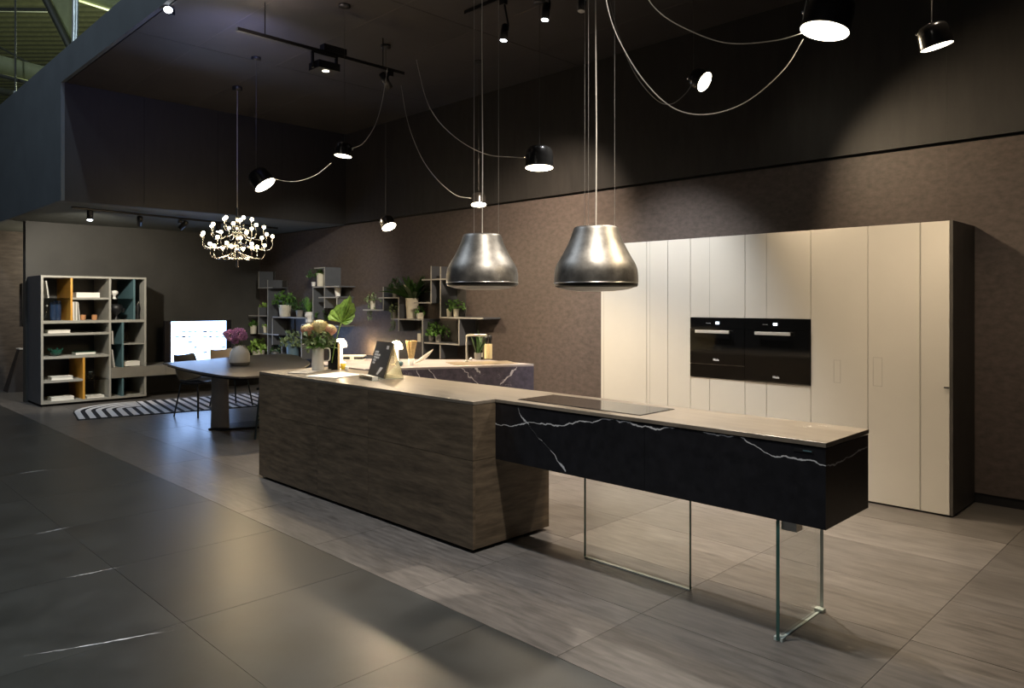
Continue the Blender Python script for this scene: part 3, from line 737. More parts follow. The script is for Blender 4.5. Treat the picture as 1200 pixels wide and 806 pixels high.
shelf(yA+T, yO-.014, yz(68,349.5)[1], 'clear', .008, 'glass_shelf'); shelf(yV+T/2, yT-.014, yz(143,350.5)[1], 'clear', .008, 'glass_shelf')
shelf(yO2+.014, yV-T/2, yz(114,444.5)[1], 'clear', .008, 'glass_shelf')
zl0, zl1 = .345, .502
divi(yT2, zl1, zM-.02, 'teal'); divi(yT2, ZB0+.03, zl0, 'teal')
z403 = yz(155,403)[1]
shelf(yT2+.014, yZ-T, z403, 'shelfgrey', .016); shelf(yV+T/2, yT2-.014, yz(137,403.5)[1], 'clear', .008, 'glass_shelf')
# lowboard passing through the right bay
lb = thing('lowboard', (XF, 4.9, zl0), 'long taupe wall-hung lowboard running from the bookshelf under the television', 'sideboard')
bx('body', (XBk+.02, yV+T/2+.002, zl0+.002), (XF-.01, yZ-T-.002, zl1-.002), M['lowboard'], lb)
bx('drawer_front', (XF+.0006, yV+T/2+.002, zl0), (XF+.014, yZ+.28, zl1), M['lowboard'], lb)
bx('body', (XBk+.02, yZ+.002, zl0+.002), (XF-.012, 6.0, zl1-.002), M['lowboard'], lb)
bx('drawer_front', (XF-.011, yZ+.285, zl0), (XF+.014, 6.0, zl1), M['lowboard'], lb)

# things on the bookshelf
def shelf_box(name, u0, u1, vb, vt, m, label, cat, depth=.22, back=.06, group='books and boxes on the bookshelf', zbase=None):
    y0, zb = yz(u0, vb); y1, zt = yz(u1, vt); y1 = yz(u1, vb)[0]
    h = yz(u0, vt)[1]-zb
    if zbase is not None: zb = zbase
    t = thing(name, (XF-back, (y0+y1)/2, zb), label, cat, group)
    if name == 'book':
        bx('cover', (XF-back-depth, y0, zb+.0005), (XF-back, y1, zb+h*.12), m, t)
        bx('cover', (XF-back-depth, y0, zb+h*.88), (XF-back, y1, zb+h), m, t)
        bx('pages', (XF-back-depth+.004, y0+.004, zb+h*.12), (XF-back-.005, y1-.004, zb+h*.88), M['paper'], t)
    else:
        bx('box_body', (XF-back-depth, y0, zb+.0005), (XF-back, y1, zb+h*.82), m, t)
        bx('box_lid', (XF-back-depth-.003, y0-.002, zb+h*.82), (XF-back+.003, y1+.002, zb+h), m, t)
    return t
shelf_box('storage_box', 91, 118.5, 349.6, 343.6, M['paper'], 'white box on the upper shelf right of the ochre divider', 'box', zbase=z350+.015)
shelf_box('book', 57.5, 84, 390, 386.2, M['paper'], 'white book lying on the third shelf at the left', 'book', zbase=z391+.017)
shelf_box('book', 90, 114, 416.5, 412.5, M['greenglass'], 'book with a green cover lying right of the green glass bowl', 'book', zbase=z418+.017)
shelf_box('book', 61.6, 87, 445, 441, M['paper'], 'white book lying left of the lower ochre divider', 'book', zbase=z446+.015)
shelf_box('storage_box', 61.5, 88, 472.5, 468, M['paper'], 'white box on the bottom board at the left', 'box', zbase=ZB0+.03)
shelf_box('storage_box', 146, 166.5, 428.5, 423, M['paper'], 'white box standing on the lowboard inside the bookshelf', 'box', zbase=zl1+.0045, back=.10)
shelf_box('book', 103, 124, 469, 466.5, M['paper'], 'thin pale papers on the bottom board right of the ochre divider', 'paper', zbase=ZB0+.03)
def leaning(u0, v0, u1, v1, th, label, zb, depth=.2, cat='book'):
    y0, z0 = yz(u0, v0); y1, _ = yz(u1, v1); z1 = yz(u1, v1)[1]; 
    z0 = zb; t = thing('book', (XF-.1, y0, zb), label, cat, 'books and boxes on the bookshelf')
    x0, x1 = XF-.05-depth, XF-.05
    for nm, dx0, dx1, m in (('cover', x0, x1, M['paper']),):
        vs = [(x0,y0,z0),(x1,y0,z0),(x1,y0+th,z0),(x0,y0+th,z0),(x0,y1,z1),(x1,y1,z1),(x1,y1+th,z1),(x0,y1+th,z1)]
        MB().add(vs, [(0,3,2,1),(4,5,6,7),(0,1,5,4),(1,2,6,5),(2,3,7,6),(3,0,4,7)]).build(nm, m, t)
    vs = [(x1+.0005,y0+th*.25,z0+.004),(x1+.003,y0+th*.25,z0+.004),(x1+.003,y0+th*.75,z0+.004),(x1+.0005,y0+th*.75,z0+.004)]
    vs += [(x1+.0005,y1+th*.25,z1-.004),(x1+.003,y1+th*.25,z1-.004),(x1+.003,y1+th*.75,z1-.004),(x1+.0005,y1+th*.75,z1-.004)]
    MB().add(vs, [(0,3,2,1),(4,5,6,7),(0,1,5,4),(1,2,6,5),(2,3,7,6),(3,0,4,7)]).build('pages', M['shelfgrey'], t)
    return t
leaning(57.3, 349, 54.4, 329, .016, 'white book leaning in the top left corner of the bookshelf', yz(68,349.5)[1]+.004)
leaning(86.8, 376, 86.4, 353.5, .055, 'thick white book standing right of the upper ochre divider', zM+.02)
leaning(94.0, 376, 91.8, 354, .014, 'thin white book leaning against the thick white one', zM+.02)
leaning(133.2, 403, 132.4, 388, .014, 'thin white book leaning on the glass shelf in the right bay', yz(137,403.5)[1]+.004)
leaning(135.0, 429, 132.2, 410, .014, 'thin white book leaning on the lowboard in the right bay', zl1+.0045)
def vase(u, zb, r, prof, m, label, cat, back=.14, name='vase', group=None, parts='body'):
    y = yz(u, 377)[0]; c = (XF-back, y, zb)
    t = thing(name, c, label, cat, group); MB().lathe(prof, c, 18, cap0=True).build(parts, m, t); return t, c
for u, lb in ((100.6,'left amber candle glass on the upper bookshelf'), (114,'right amber candle glass on the upper bookshelf')):
    t, c = vase(u, zM+.0205, .04, [(.030,0),(.038,.01),(.038,.07)], M['amber'], lb, 'candle', name='candle_glass', group='amber candle glasses')
    MB().lathe([(.036,.055),(.001,.056)], c, 14).build('wax', M['cream'], t); MB().lathe([(.039,.07),(.041,.075),(.037,.078)], c, 14).build('rim', M['amber'], t)
t, c = vase(58, zM+.0205, .04, [(.045,0),(.05,.03),(.02,.08),(.012,.12),(.014,.2)], M['clear'], 'small clear glass carafe on the upper left shelf', 'carafe', name='carafe')
MB().ball((c[0],c[1],c[2]+.215), .015, 10, 6).build('stopper', M['steel'], t)
for u, h, lb in ((67,.26,'midnight blue glass cylinder, left of two on the upper left shelf'), (72.5,.28,'midnight blue glass cylinder, right of two on the upper left shelf')):
    t, c = vase(u, zM+.0205, .04, [(.04,0),(.045,.02),(.045,h)], M['blueglass'], lb, 'vase', back=.22, group='blue glass cylinders')
    MB().lathe([(.045,h),(.047,h+.006),(.042,h+.01)], c, 18).build('rim', M['blueglass'], t)
zg = yz(143,350.5)[1]+.0042
t, c = vase(137.5, zg, .04, [(.030,0),(.026,.012),(.018,.03),(.020,.055),(.05,.075),(.058,.10),(.045,.125),(.001,.132)], M['ceramic'], 'white mushroom-shaped ornament on the glass shelf of the bookshelf', 'ornament', name='ornament')
t, c = vase(140, zM+.0205, .04, [(.05,0),(.055,.01),(.018,.03),(.016,.07),(.05,.10),(.09,.15),(.092,.2),(.06,.235),(.001,.24)], M['black'], 'round black sculpture below the white ornament', 'sculpture', name='sculpture')
MB().ball((c[0], c[1]+.085, c[2]+.15), .038, 10, 7).build('knob', M['black'], t)
t, c = vase(163.5, zM+.0205, .04, [(.035,0),(.04,.02),(.03,.1),(.045,.2),(.04,.23)], M['chairdark'], 'dark slim vase right of the teal divider', 'vase')
MB().tube([(c[0],c[1],c[2]+.2),(c[0],c[1]+.03,c[2]+.27)], .008, 6).build('twig', M['shelfgrey'], t)
t, c = vase(68.5, z418+.0175, .05, [(.03,0),(.05,.008),(.075,.04),(.085,.085),(.08,.09),(.06,.05),(.001,.02)], M['greenglass'], 'dark green glass bowl on the middle left shelf', 'bowl', name='bowl')
for i in range(7):
    a = i*.9; MB().tube([(c[0]+.082*math.cos(a),c[1]+.082*math.sin(a),c[2]+.086),(c[0]+.095*math.cos(a),c[1]+.095*math.sin(a),c[2]+.11)], .012, 6).build('rim_lobe', M['greenglass'], t)
t, c = vase(109.5, yz(114,444.5)[1]+.0042, .03, [(.025,0),(.045,.02),(.05,.05),(.03,.075),(.02,.085),(.024,.1)], M['clear'], 'small clear glass vase on the lower glass shelf', 'vase')
MB().lathe([(.024,.1),(.026,.103),(.022,.105)], c, 14).build('rim', M['edgelight'], t)

# ---------------------------------------------------------------- television
tx = -12.32; ty0, ty1 = P(193,400,'x',tx).y, P(271,400,'x',tx).y; tz0, tz1 = zl1+.012, P(230,375.5,'x',tx).z
tv = thing('television', (tx, (ty0+ty1)/2, zl1), 'wide television with a lit white page, standing on the lowboard', 'television')
bx('frame', (tx-.05, ty0, tz0), (tx, ty1, tz1), M['tvframe'], tv)
sy0, sy1 = P(200.5,400,'x',tx).y, P(265.5,400,'x',tx).y
scn = bx('screen', (tx, sy0, tz0+.01), (tx+.003, sy1, tz1-.012), M['tvglow'], tv)
mb = MB()
for r, v in enumerate((388.5, 394.5, 401, 407, 413)):
    for c_, u in enumerate((205.5, 213, 220.5, 227.5, 238, 245, 252.5, 259.5)):
        if (r*5+c_*3) % 7 in (0,) or (r == 4 and c_ > 5) or (r == 4 and c_ < 2): continue
        w = 4.6 if (r+c_) % 3 else 3.2
        p = P(u, v, 'x', tx+.0035); q = P(u+w, v, 'x', tx+.0035); h = .016 if (r*3+c_) % 4 else .024
        mb.box((tx+.003, p.y, p.z-h/2), (tx+.0042, q.y, p.z+h/2))
tag(mb.build('screen_text', M['tvtext'], scn), kind='stuff')
bx('foot', (tx-.09, (ty0+ty1)/2-.2, zl1), (tx+.03, (ty0+ty1)/2+.2, zl1+.012), M['tvframe'], tv)
for s in (ty0+.03, ty1-.09): bx('speaker_strip', (tx, s, tz0+.01), (tx+.004, s+.06, tz1-.012), M['tvframe'], tv)

# ---------------------------------------------------------------- rug
ang = math.radians(10.5); ru = Vector((math.sin(ang), math.cos(ang), 0)); rw = Vector((-math.cos(ang), math.sin(ang), 0)); ro = Vector((-10.47, 2.72, 0))
RW, RL, RR = 1.50, 3.05, .75
def rg(u, w, z): p = ro+ru*u+rw*w; return (p.x, p.y, z)
rug = thing('striped_rug', ro+ru*RL/2+rw*RW/2, 'black and white striped rug with a rounded corner, before the bookshelf and lowboard', 'rug')
def arc_outline(off):
    # path from front-left up the left side, round the back-left corner and along the back
    r = RR-off; pts = [(off, 0)]
    for k in range(9):
        a = PI/2*k/8; pts.append((RR-r*math.cos(a), RW-RR+r*math.sin(a)))
    return pts, r
o_ = [(0,0)]+[(RR-RR*math.cos(PI/2*k/8), RW-RR+RR*math.sin(PI/2*k/8)) for k in range(9)]+[(RL,RW),(RL,0)]
MB().prism([rg(u,w,0)[:2] for u, w in o_], 0, .010).build('base', M['rugblack'], rug)
PITCH = .125; HW = .034
def ribbon(pts, name):
    n = len(pts); L = []; Q = []
    for i, p in enumerate(pts):
        a = Vector(pts[max(i-1,0)]); b = Vector(pts[min(i+1,n-1)]); t = (b-a).normalized(); w = Vector((-t.y, t.x))
        L.append(Vector(p)+w*HW); Q.append(Vector(p)-w*HW)
    vs = [rg(p.x,p.y,.0125) for p in L]+[rg(p.x,p.y,.0125) for p in Q]+[rg(p.x,p.y,.009) for p in L]+[rg(p.x,p.y,.009) for p in Q]
    fs = []
    for i in range(n-1):
        fs += [(i,n+i,n+i+1,i+1), (i,i+1,2*n+i+1,2*n+i), (n+i,3*n+i,3*n+i+1,n+i+1)]
    MB().add(vs, fs).build('stripe', M['rugwhite'], rug)
off = .05
i = 0
while off < RR-.1:
    r = RR-off; end = RR+.10
    pts = [(off, .01)]+[(RR-r*math.cos(PI/2*k/8), RW-RR+r*math.sin(PI/2*k/8)) for k in range(9)]+[(end, RW-off)]
    ribbon([Vector(p) for p in pts], 'stripe'); off += PITCH
u = off
while u < RL-.04:
    if u > RR+.12+HW: ribbon([Vector((u,.01)), Vector((u-.02,RW-.01))], 'stripe')
    else: ribbon([Vector((u,.01)), Vector((u,RW-off-.02))], 'stripe')
    u += PITCH

# ---------------------------------------------------------------- dining table and chairs
zt = .75
tp = [(-9.42,3.37),(-8.35,3.24),(-7.34,3.22),(-7.08,3.42),(-7.35,4.0),(-8.1,4.62),(-8.9,4.97),(-9.55,5.2),(-9.95,5.12),(-9.86,4.62),(-9.60,3.98)]
tb = thing('dining_table', (-8.6,4.0,0), 'dark stone-topped dining table with softly pointed corners, behind the oak block', 'dining table')
cl = smooth([Vector((*p,0)) for p in tp]+[Vector((*tp[0],0))], 4)[:-1]
MB().prism([(p.x,p.y) for p in cl], zt-.022, zt).build('tabletop', M['tabletop'], tb, bevel=.006)
mid = Vector((-8.6,4.05))
MB().prism([((p.x-mid.x)*.94+mid.x,(p.y-mid.y)*.94+mid.y) for p in cl], zt-.045, zt-.0225).build('under_board', M['joint'], tb)
A_, B_ = P(245,503,'z',.0), P(266,503,'z',.0)
e1 = (B_-A_).normalized(); e2 = Vector((-e1.y, e1.x, 0))
cA = A_.lerp(B_, .5); Wd = (B_-A_).length/2
def leaf_leg(c, w, d, name='leg'):
    mb = MB(); n = 12; lv = [(.02,1.05),(.25,.97),(.5,.96),(.70,1.0)]
    rings = []
    for z, s in lv:
        ring = []
        for k in range(n):
            a = 2*PI*k/n; ring.append(c+e1*w*s*math.cos(a)+e2*d*s*math.sin(a)+Vector((0,0,z)))
        rings.append(ring)
    vs = sum(rings, []); fs = []
    for i in range(len(lv)-1):
        for k in range(n): fs.append((i*n+k, i*n+(k+1)%n, (i+1)*n+(k+1)%n, (i+1)*n+k))
    mb.add(vs, fs, 0, True)
    return mb.build(name, M['legstone'], tb)
leaf_leg(cA+e2*.06, Wd*1.02, .06); leaf_leg(Vector((-7.98,4.22,0)), Wd*.7, .05)
mb = MB()
bl = [cA-e1*Wd*.9-e2*.05, cA+e1*Wd*1.1-e2*.05, cA+e1*.75+e2*.18, cA+e1*.80+e2*.42, cA+e1*.2+e2*.5, cA-e1*Wd*1.2+e2*.2]
mb.prism([(p.x,p.y) for p in bl], .0, .02).build('foot_plate', M['black'], tb, bevel=.004)
def chair(loc, rz, shell, legm, label):
    t = thing('shell_chair', loc, label, 'chair', 'shell chairs around the dining table')
    Mx = Matrix.Rotation(rz, 3, 'Z'); L = Vector(loc)
    def X(p): return Mx@Vector(p)+L
    # seat + back shell, curved; front of the chair is +y
    n, m = 9, 11; vs = []; fs = []
    for j in range(m):
        tt = j/(m-1)
        if tt < .5: y = .22-.40*tt/.5; z = .45-.02*math.sin(PI*tt/.5); hw = .215
        else: s = (tt-.5)/.5; y = -.18-.09*s-.03*math.sin(PI*s/2); z = .45+.34*s**1.15; hw = .215-.035*s*s
        for i in range(n):
            u = -1+2*i/(n-1)
            lift = .05*abs(u)**3*(1 if tt < .5 else .6)
            fwd = (.06*abs(u)**2.5 if tt >= .5 else 0)
            vs.append(X((u*hw, y+fwd, z+lift)))
    for j in range(m-1):
        for i in range(n-1): fs.append((j*n+i, j*n+i+1, (j+1)*n+i+1, (j+1)*n+i))
    h = m//2
    o = MB().add(vs[:(h+1)*n], [f for f in fs if f[0] < h*n], 0, True).build('seat', shell, t)
    o2 = MB().add(vs[h*n:], [tuple(i-h*n for i in f) for f in fs if f[0] >= h*n], 0, True).build('backrest', shell, t)
    for q in (o, o2):
        sm = q.modifiers.new('thick', 'SOLIDIFY'); sm.thickness = .016; sm.offset = 0
        sb = q.modifiers.new('round', 'SUBSURF'); sb.levels = 1; sb.render_levels = 1
    for sx in (-1, 1):
        for sy in (-1, 1):
            MB().tube([X((sx*.15,sy*.14,.428)), X((sx*.21,sy*.20,.0))], .011, 8).build('leg', legm, t)
    MB().tube([X((-.15,.14,.425)), X((.15,.14,.425))], .01, 6).tube([X((-.15,-.14,.425)), X((.15,-.14,.425))], .01, 6).tube([X((-.15,.14,.425)), X((-.15,-.14,.425))], .01, 6).tube([X((.15,.14,.425)), X((.15,-.14,.425))], .01, 6).build('under_frame', legm, t)
    return t
chair((-9.86, 3.98, 0), math.radians(-66), M['chairdark'], M['chairdark'], 'anthracite shell chair at the left end of the dining table')
chair((-10.28, 4.62, .016), math.radians(-80), M['chairbeige'], M['chairblue'], 'beige shell chair on the far side of the dining table, seen under its top')
sc_ = Vector((-7.66, 3.96, 0))
st_ = thing('stool', sc_, 'petrol blue metal stool under the table, half hidden by the oak block', 'stool')
e1s, e2s = Vector((CY,SY,0)), Vector((-SY,CY,0))
MB().prism([tuple((sc_+e1s*a*.17+e2s*b*.17)[:2]) for a, b in ((-1,-1),(1,-1),(1,1),(-1,1))], .535, .56).build('seat', M['chairblue'], st_, bevel=.006)
for a in (-1,1):
    for b in (-1,1): MB().tube([sc_+e1s*a*.14+e2s*b*.14+Vector((0,0,.535)), sc_+e1s*a*.18+e2s*b*.18], .011, 8).build('leg', M['chairblue'], st_)
for a in (-1,1):
    MB().tube([sc_+e1s*a*.165+e2s*.165+Vector((0,0,.2)), sc_+e1s*a*.165-e2s*.165+Vector((0,0,.2))], .008, 6).build('rung', M['chairblue'], st_)
    MB().tube([sc_+e2s*a*.165+e1s*.165+Vector((0,0,.25)), sc_+e2s*a*.165-e1s*.165+Vector((0,0,.25))], .008, 6).build('rung', M['chairblue'], st_)
# vase of lilac flowers on the table
vc = P(281, 428, 'z', zt); vc.z = zt
t = thing('vase', vc, 'round white vase on the dining table before the television', 'vase')
MB().lathe([(.092,0),(.106,.015),(.112,.04),(.112,.135),(.095,.175),(.068,.212),(.060,.232),(.054,.232),(.050,.20)], vc, 28, cap0=True).build('body', M['ceramic'], t)
MB().lathe([(.0925,.0),(.107,.014),(.1135,.038)], vc, 28).build('foot_ring', M['potgrey'], t)
fl = thing('flower_bunch', vc+Vector((0,0,.19)), 'bunch of round lilac allium heads standing in the white vase', 'flowers')
for i, (u, v, r) in enumerate(((270,393,9),(280,391,9.5),(276,398,7),(285,394,7),(265,391,5))):
    dd = 9.0-.03*i; c = D(u, v, (vc-EYEV).dot(Vector((-SY,CY,0)))+.02*(i-2)); rr = r*9/FPX*.75
    st = MB().tube(smooth([vc+Vector((0,0,.20)), vc.lerp(c,.6)+Vector((0,0,.06)), c],4), .004, 5).build('stem', M['stem'], fl)
    mb = MB()
    for k in range(90):
        z = 1-2*(k+.5)/90; a = k*2.39996; q = math.sqrt(1-z*z); n = Vector((q*math.cos(a), q*math.sin(a), z)); tg = n.orthogonal().normalized(); bt = n.cross(tg)
        rad = rr*R_.uniform(.8,1.05); s = rr*.16
        mb.add([c+n*rad*.55, c+n*rad+tg*s, c+n*(rad+.006), c+n*rad-tg*s, c+n*rad+bt*s, c+n*rad-bt*s], [(0,1,2),(0,2,3),(0,4,2),(0,2,5)])
    mb.build('flower_head', M['purple'], st)

# ---------------------------------------------------------------- plants
def foliage(c, n, L, wd, spread=.8, droop=.5, up=.5, seed=1, drop_side=None, base_r=.02, seg=4):
    rr = random.Random(seed); mb = MB(); c = Vector(c)
    for i in range(n):
        a = rr.uniform(0, 2*PI); el = up+(rr.random()-.5)*spread
        if drop_side is not None and rr.random() < .6: a = drop_side+rr.uniform(-.7,.7)
        d = Vector((math.cos(a)*math.cos(el), math.sin(a)*math.cos(el), math.sin(el))); l = L*rr.uniform(.55,1.1)
        side = d.cross(Vector((0,0,1))); side = side.normalized() if side.length > 1e-3 else Vector((1,0,0))
        p = c+Vector((math.cos(a),math.sin(a),0))*base_r*rr.random(); vs = []; ws = wd*rr.uniform(.7,1.2)
        roll = rr.uniform(-.6,.6)
        for k in range(seg+1):
            t = k/seg; q = p+d*l*t+Vector((0,0,-1))*droop*l*t*t
            w = ws*math.sin(PI*(.12+.86*t))**.8
            sd = side*math.cos(roll)+Vector((0,0,1))*math.sin(roll)
            vs += [q-sd*w, q+sd*w]
        mb.add(vs, [(2*k,2*k+1,2*k+3,2*k+2) for k in range(seg)], 0, True)
    return mb
def bushy(c, n, rad, leaf, seed, flat=1.0, hang=0):
    """many small leaves on short arching stems"""
    rr = random.Random(seed); mb = MB(); c = Vector(c)
    for i in range(n):
        d = Vector((rr.gauss(0,1), rr.gauss(0,1), abs(rr.gauss(0,1))*flat-hang)); d.normalize()
        p = c+d*rad*rr.uniform(.35,1)**.7
        o = Vector((rr.gauss(0,1), rr.gauss(0,1), rr.gauss(0,.7)+.3)).normalized(); s = o.orthogonal().normalized(); f = o.cross(s)
        l = leaf*rr.uniform(.6,1.2); w = l*.36
        mb.add([p-f*l*.5, p-s*w-f*.05*l+o*w*.3, p+f*l*.5, p+s*w-f*.05*l+o*w*.3], [(0,1,2),(0,2,3)])
    return mb
YP = 6.17  # mid depth of the wall shelves
def potted(u, vb, wpx, hpx, potm, leafm, label, kind='bush', leaf=(40,.12,.03), y=YP, seed=1, drop=None, cat='potted plant', group='potted plants on the wall shelves', zb=None, up=.7, droop=.5, taper=.82, rad=None, lift=0):
    c = P(u, vb, 'y', y)
    if zb is not None: c.z = zb
    dist = (c-EYEV).dot(Vector((-SY,CY,0))); k = dist/FPX
    r = wpx*k/2; h = hpx*k
    t = thing('potted_plant', c, label, cat, group)
    MB().lathe([(r*taper,0),(r*.98,h*.96),(r,h),(r*.9,h),(r*.88,h*.9)], c, 18, cap0=True).build('pot', M[potm], t)
    MB().lathe([(r*.88,h*.9),(.001,h*.92)], c, 14).build('soil', M['soil'], t)
    top = c+Vector((0,0,h*.92))
    n, L, w = leaf
    if kind == 'bush': clampy(bushy(top+Vector((0,0,L*.15+lift)), n, L, w, seed, 1.0, .35)).build('foliage', M[leafm], t)
    else: clampy(foliage(top, n, L, w, .9, droop, up, seed, drop, r*.6)).build('foliage', M[leafm], t)
    if drop is not None:
        mb = MB(); rr = random.Random(seed+5)
        for i in range(34):
            p = top+Vector((math.cos(drop),math.sin(drop),0))*rr.uniform(.8,1.5)*r*1.4+Vector((rr.uniform(-.03,.03),rr.uniform(-.03,.03),-rr.uniform(0,.26))); s = .022
            mb.add([p+Vector((-s,0,0)), p+Vector((0,-.005,-s)), p+Vector((s,0,0)), p+Vector((0,.005,s*.8))], [(0,1,2),(0,2,3)])
        mb.build('trailing_shoot', M[leafm], t)
    return t

# wall shelves: boards given by their front edges in the plane YFr
YFr = 6.04; TH = .018
def shelf_unit(label, segs, backs, m='shelfgrey'):
    p = P(*segs[0][0], 'y', YFr)
    t = thing('wall_shelf', (p.x, YW, p.z), label, 'wall shelf', 'modular plant shelves on the right wall')
    for a, b in segs:
        A, B = P(*a, 'y', YFr), P(*b, 'y', YFr)
        if abs(a[0]-b[0]) < 2.5 and abs(a[1]-b[1]) > 6:
            x = (A.x+B.x)/2; z0, z1 = min(A.z,B.z), max(A.z,B.z)
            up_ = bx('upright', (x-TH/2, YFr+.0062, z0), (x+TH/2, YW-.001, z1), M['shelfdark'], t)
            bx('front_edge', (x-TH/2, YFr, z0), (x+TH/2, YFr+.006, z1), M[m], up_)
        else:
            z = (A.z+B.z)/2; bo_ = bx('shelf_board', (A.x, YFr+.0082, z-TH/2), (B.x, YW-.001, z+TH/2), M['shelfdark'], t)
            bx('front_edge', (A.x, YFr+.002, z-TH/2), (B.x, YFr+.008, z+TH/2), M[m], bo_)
    for u0, v0, u1, v1 in backs:
        A, B = P(u0, v1, 'y', YW-.02), P(u1, v0, 'y', YW-.02)
        bx('back_panel', (A.x, YW-.02, A.z), (B.x, YW-.001, B.z), M['shelfback'], t)
    return t
shelf_unit('left modular wall shelf full of plants, behind the dining table', [
  ((303,318),(303,338)), ((302,337.5),(319,337)), ((313.5,328),(313.5,416)), ((291,370),(313,370)), ((302.8,360),(302.8,391)), ((302,391.5),(326,391.5)), ((319,372),(358,372)), ((319,373),(319,404)), ((330,400),(330,419)), ((291,420),(331,420.3))],
  [(304,318,322,337),(314,329,336,371),(320,373,345,404),(292,371,303,391)])
shelf_unit('middle modular wall shelf with an open grid, behind the proteas', [
  ((380,313),(380,361)), ((368,314),(380,313.7)), ((366,336),(397,336)), ((366.5,337),(366.5,378)), ((373,348.5),(396,348.5)), ((394.5,347),(394.5,361)), ((353,381),(353,421)), ((353,381),(396,381.5))],
  [(381,313,398,336),(367,337,410,366)])
shelf_unit('small low wall shelf left of the tall white planter', [((425,363.5),(449,363)), ((449,336),(449,363.5)), ((443.5,349),(467,348.8)), ((467,347.5),(467,388)), ((458,374.2),(496,374)), ((495,374.5),(495,424))],
  [(450,337,467,348),(468,375,494,388)], 'shelfgrey')
shelf_unit('right modular wall shelf behind the left hood', [((485,354.8),(505,354.6)), ((505,311.5),(505,355)), ((494,327.5),(532,327)), ((516,312.6),(516,373)), ((515,372.6),(566,372.5)), ((537.6,374),(537.6,404)), ((497,402.8),(538,402.6)), ((515.6,404),(515.6,420))],
  [(486,330,504,354),(506,312,530,326),(517,329,545,371),(498,376,536,402),(538,375,560,404)])
# plants on them
potted(309, 369.3, 8, 9, 'potcream', 'leafbright', 'small bright-leaved plant on the upper left shelf arm', leaf=(46,.09,.05), seed=3)
potted(297, 383, 8, 10, 'potcream', 'leafmid', 'small plant in the lower left corner of the left shelf', leaf=(60,.10,.05), seed=4, zb=P(297,391,'y',YP).z)
potted(310.5, 390.7, 7, 9, 'potcream', 'leafbright', 'lime-leaved plant in the small square compartment', leaf=(40,.09,.05), seed=5)
potted(334, 371.2, 15, 14, 'potcream', 'leafmid', 'large bushy plant in a cream pot on the left shelf', leaf=(170,.21,.06), seed=6, lift=.04)
potted(351, 371.3, 9, 8, 'potgrey', 'leafdark', 'dark bushy plant at the right end of the left shelf', leaf=(120,.17,.06), seed=7, lift=.03)
potted(361, 380, 8, 14, 'potgrey', 'leafmid', 'upright grassy plant between the left and middle shelves', 'grass', (46,.30,.012), seed=8, up=1.25, droop=.12, y=6.15)
potted(303, 419, 15, 9, 'potcream', 'leafbright', 'spreading pale green plant low behind the dining table', leaf=(130,.20,.075), seed=9)
potted(323, 419, 9, 7, 'potgrey', 'leafdark', 'dark plant low in the left shelf', leaf=(60,.12,.05), seed=10)
t = potted(343, 429, 15, 60, 'potblue', 'leafpale', 'grey-green plant in a slate blue pot behind the table', leaf=(150,.22,.075), seed=11, y=6.08, group='floor planters', zb=0, taper=.7)
potted(375.5, 335.4, 9, 15, 'potcream', 'leafmid', 'pale tall pot with a low green plant on top of the middle shelf', leaf=(40,.07,.05), seed=12)
potted(367.5, 335.4, 5, 5, 'ceramic', 'leafdark', 'dark-leaved plant in a tiny white pot at the top left of the middle shelf', leaf=(46,.14,.055), seed=13, lift=.08)
potted(377, 381, 8, 6, 'potgrey', 'leafdark', 'dark plant under the middle shelf', leaf=(60,.14,.06), seed=14, y=6.18, zb=P(377,381,'y',6.18).z)
potted(437, 362.6, 6.5, 10, 'potcream', 'leafpale', 'trailing plant on the small shelf at the far left', leaf=(60,.13,.045), seed=15, drop=PI*1.05)
potted(464, 348.3, 9, 12, 'potgrey', 'leafdark', 'dark flat-topped plant in a grey pot above the trailing one', leaf=(70,.13,.05), seed=16)
potted(463, 373.5, 6, 9, 'potgrey', 'leafpale', 'trailing plant hanging left over the shelf edge', leaf=(60,.13,.05), seed=17, drop=PI)
potted(483, 373.4, 16, 24, 'potcream', 'leafdark', 'big palm-leaved plant in the tall white planter', 'grass', (60,.52,.03), seed=18, up=1.0, droop=.35)
potted(492.5, 373.4, 9, 7, 'potcream', 'leafmid', 'little plant in a small cream pot right of the tall planter', leaf=(36,.09,.04), seed=19, y=6.10)
potted(526.5, 371.8, 7, 10, 'potcream', 'leafmid', 'left of the twin cream pots under the left hood', leaf=(60,.11,.05), seed=20)
potted(534.5, 371.8, 7, 10, 'potcream', 'leafmid', 'right of the twin cream pots under the left hood', leaf=(60,.12,.05), seed=21)
potted(505.5, 402.0, 7, 10, 'potgrey', 'leafmid', 'left of the twin grey pots on the lowest right shelf', leaf=(70,.15,.05), seed=22)
potted(513.5, 402.0, 7, 10, 'potgrey', 'leafmid', 'right of the twin grey pots on the lowest right shelf', leaf=(80,.17,.05), seed=23)
c = P(396, 347.8, 'y', YP)
t = thing('tapered_vase', c, 'white tapered vase at the right of the middle shelf', 'vase')
MB().lathe([(.035,0),(.06,.16),(.058,.16),(.033,.01)], c, 18, cap0=True).build('body', M['ceramic'], t); MB().lathe([(.058,.16),(.062,.163),(.061,.168)], c, 18).build('rim', M['ceramic'], t)
c = P(362.5, 380.4, 'y', YP-.05)
t = thing('sculptural_vase', c, 'white faceted vase standing left of the middle shelf', 'vase')
MB().lathe([(.03,0),(.06,.05),(.055,.10),(.075,.15),(.05,.20),(.03,.185)], c, 7, cap0=True, smooth=False).build('body', M['ceramic'], t); MB().lathe([(.05,.2),(.054,.205),(.046,.205)], c, 7).build('rim', M['ceramic'], t)
c = P(492.5, 396, 'y', YFr)
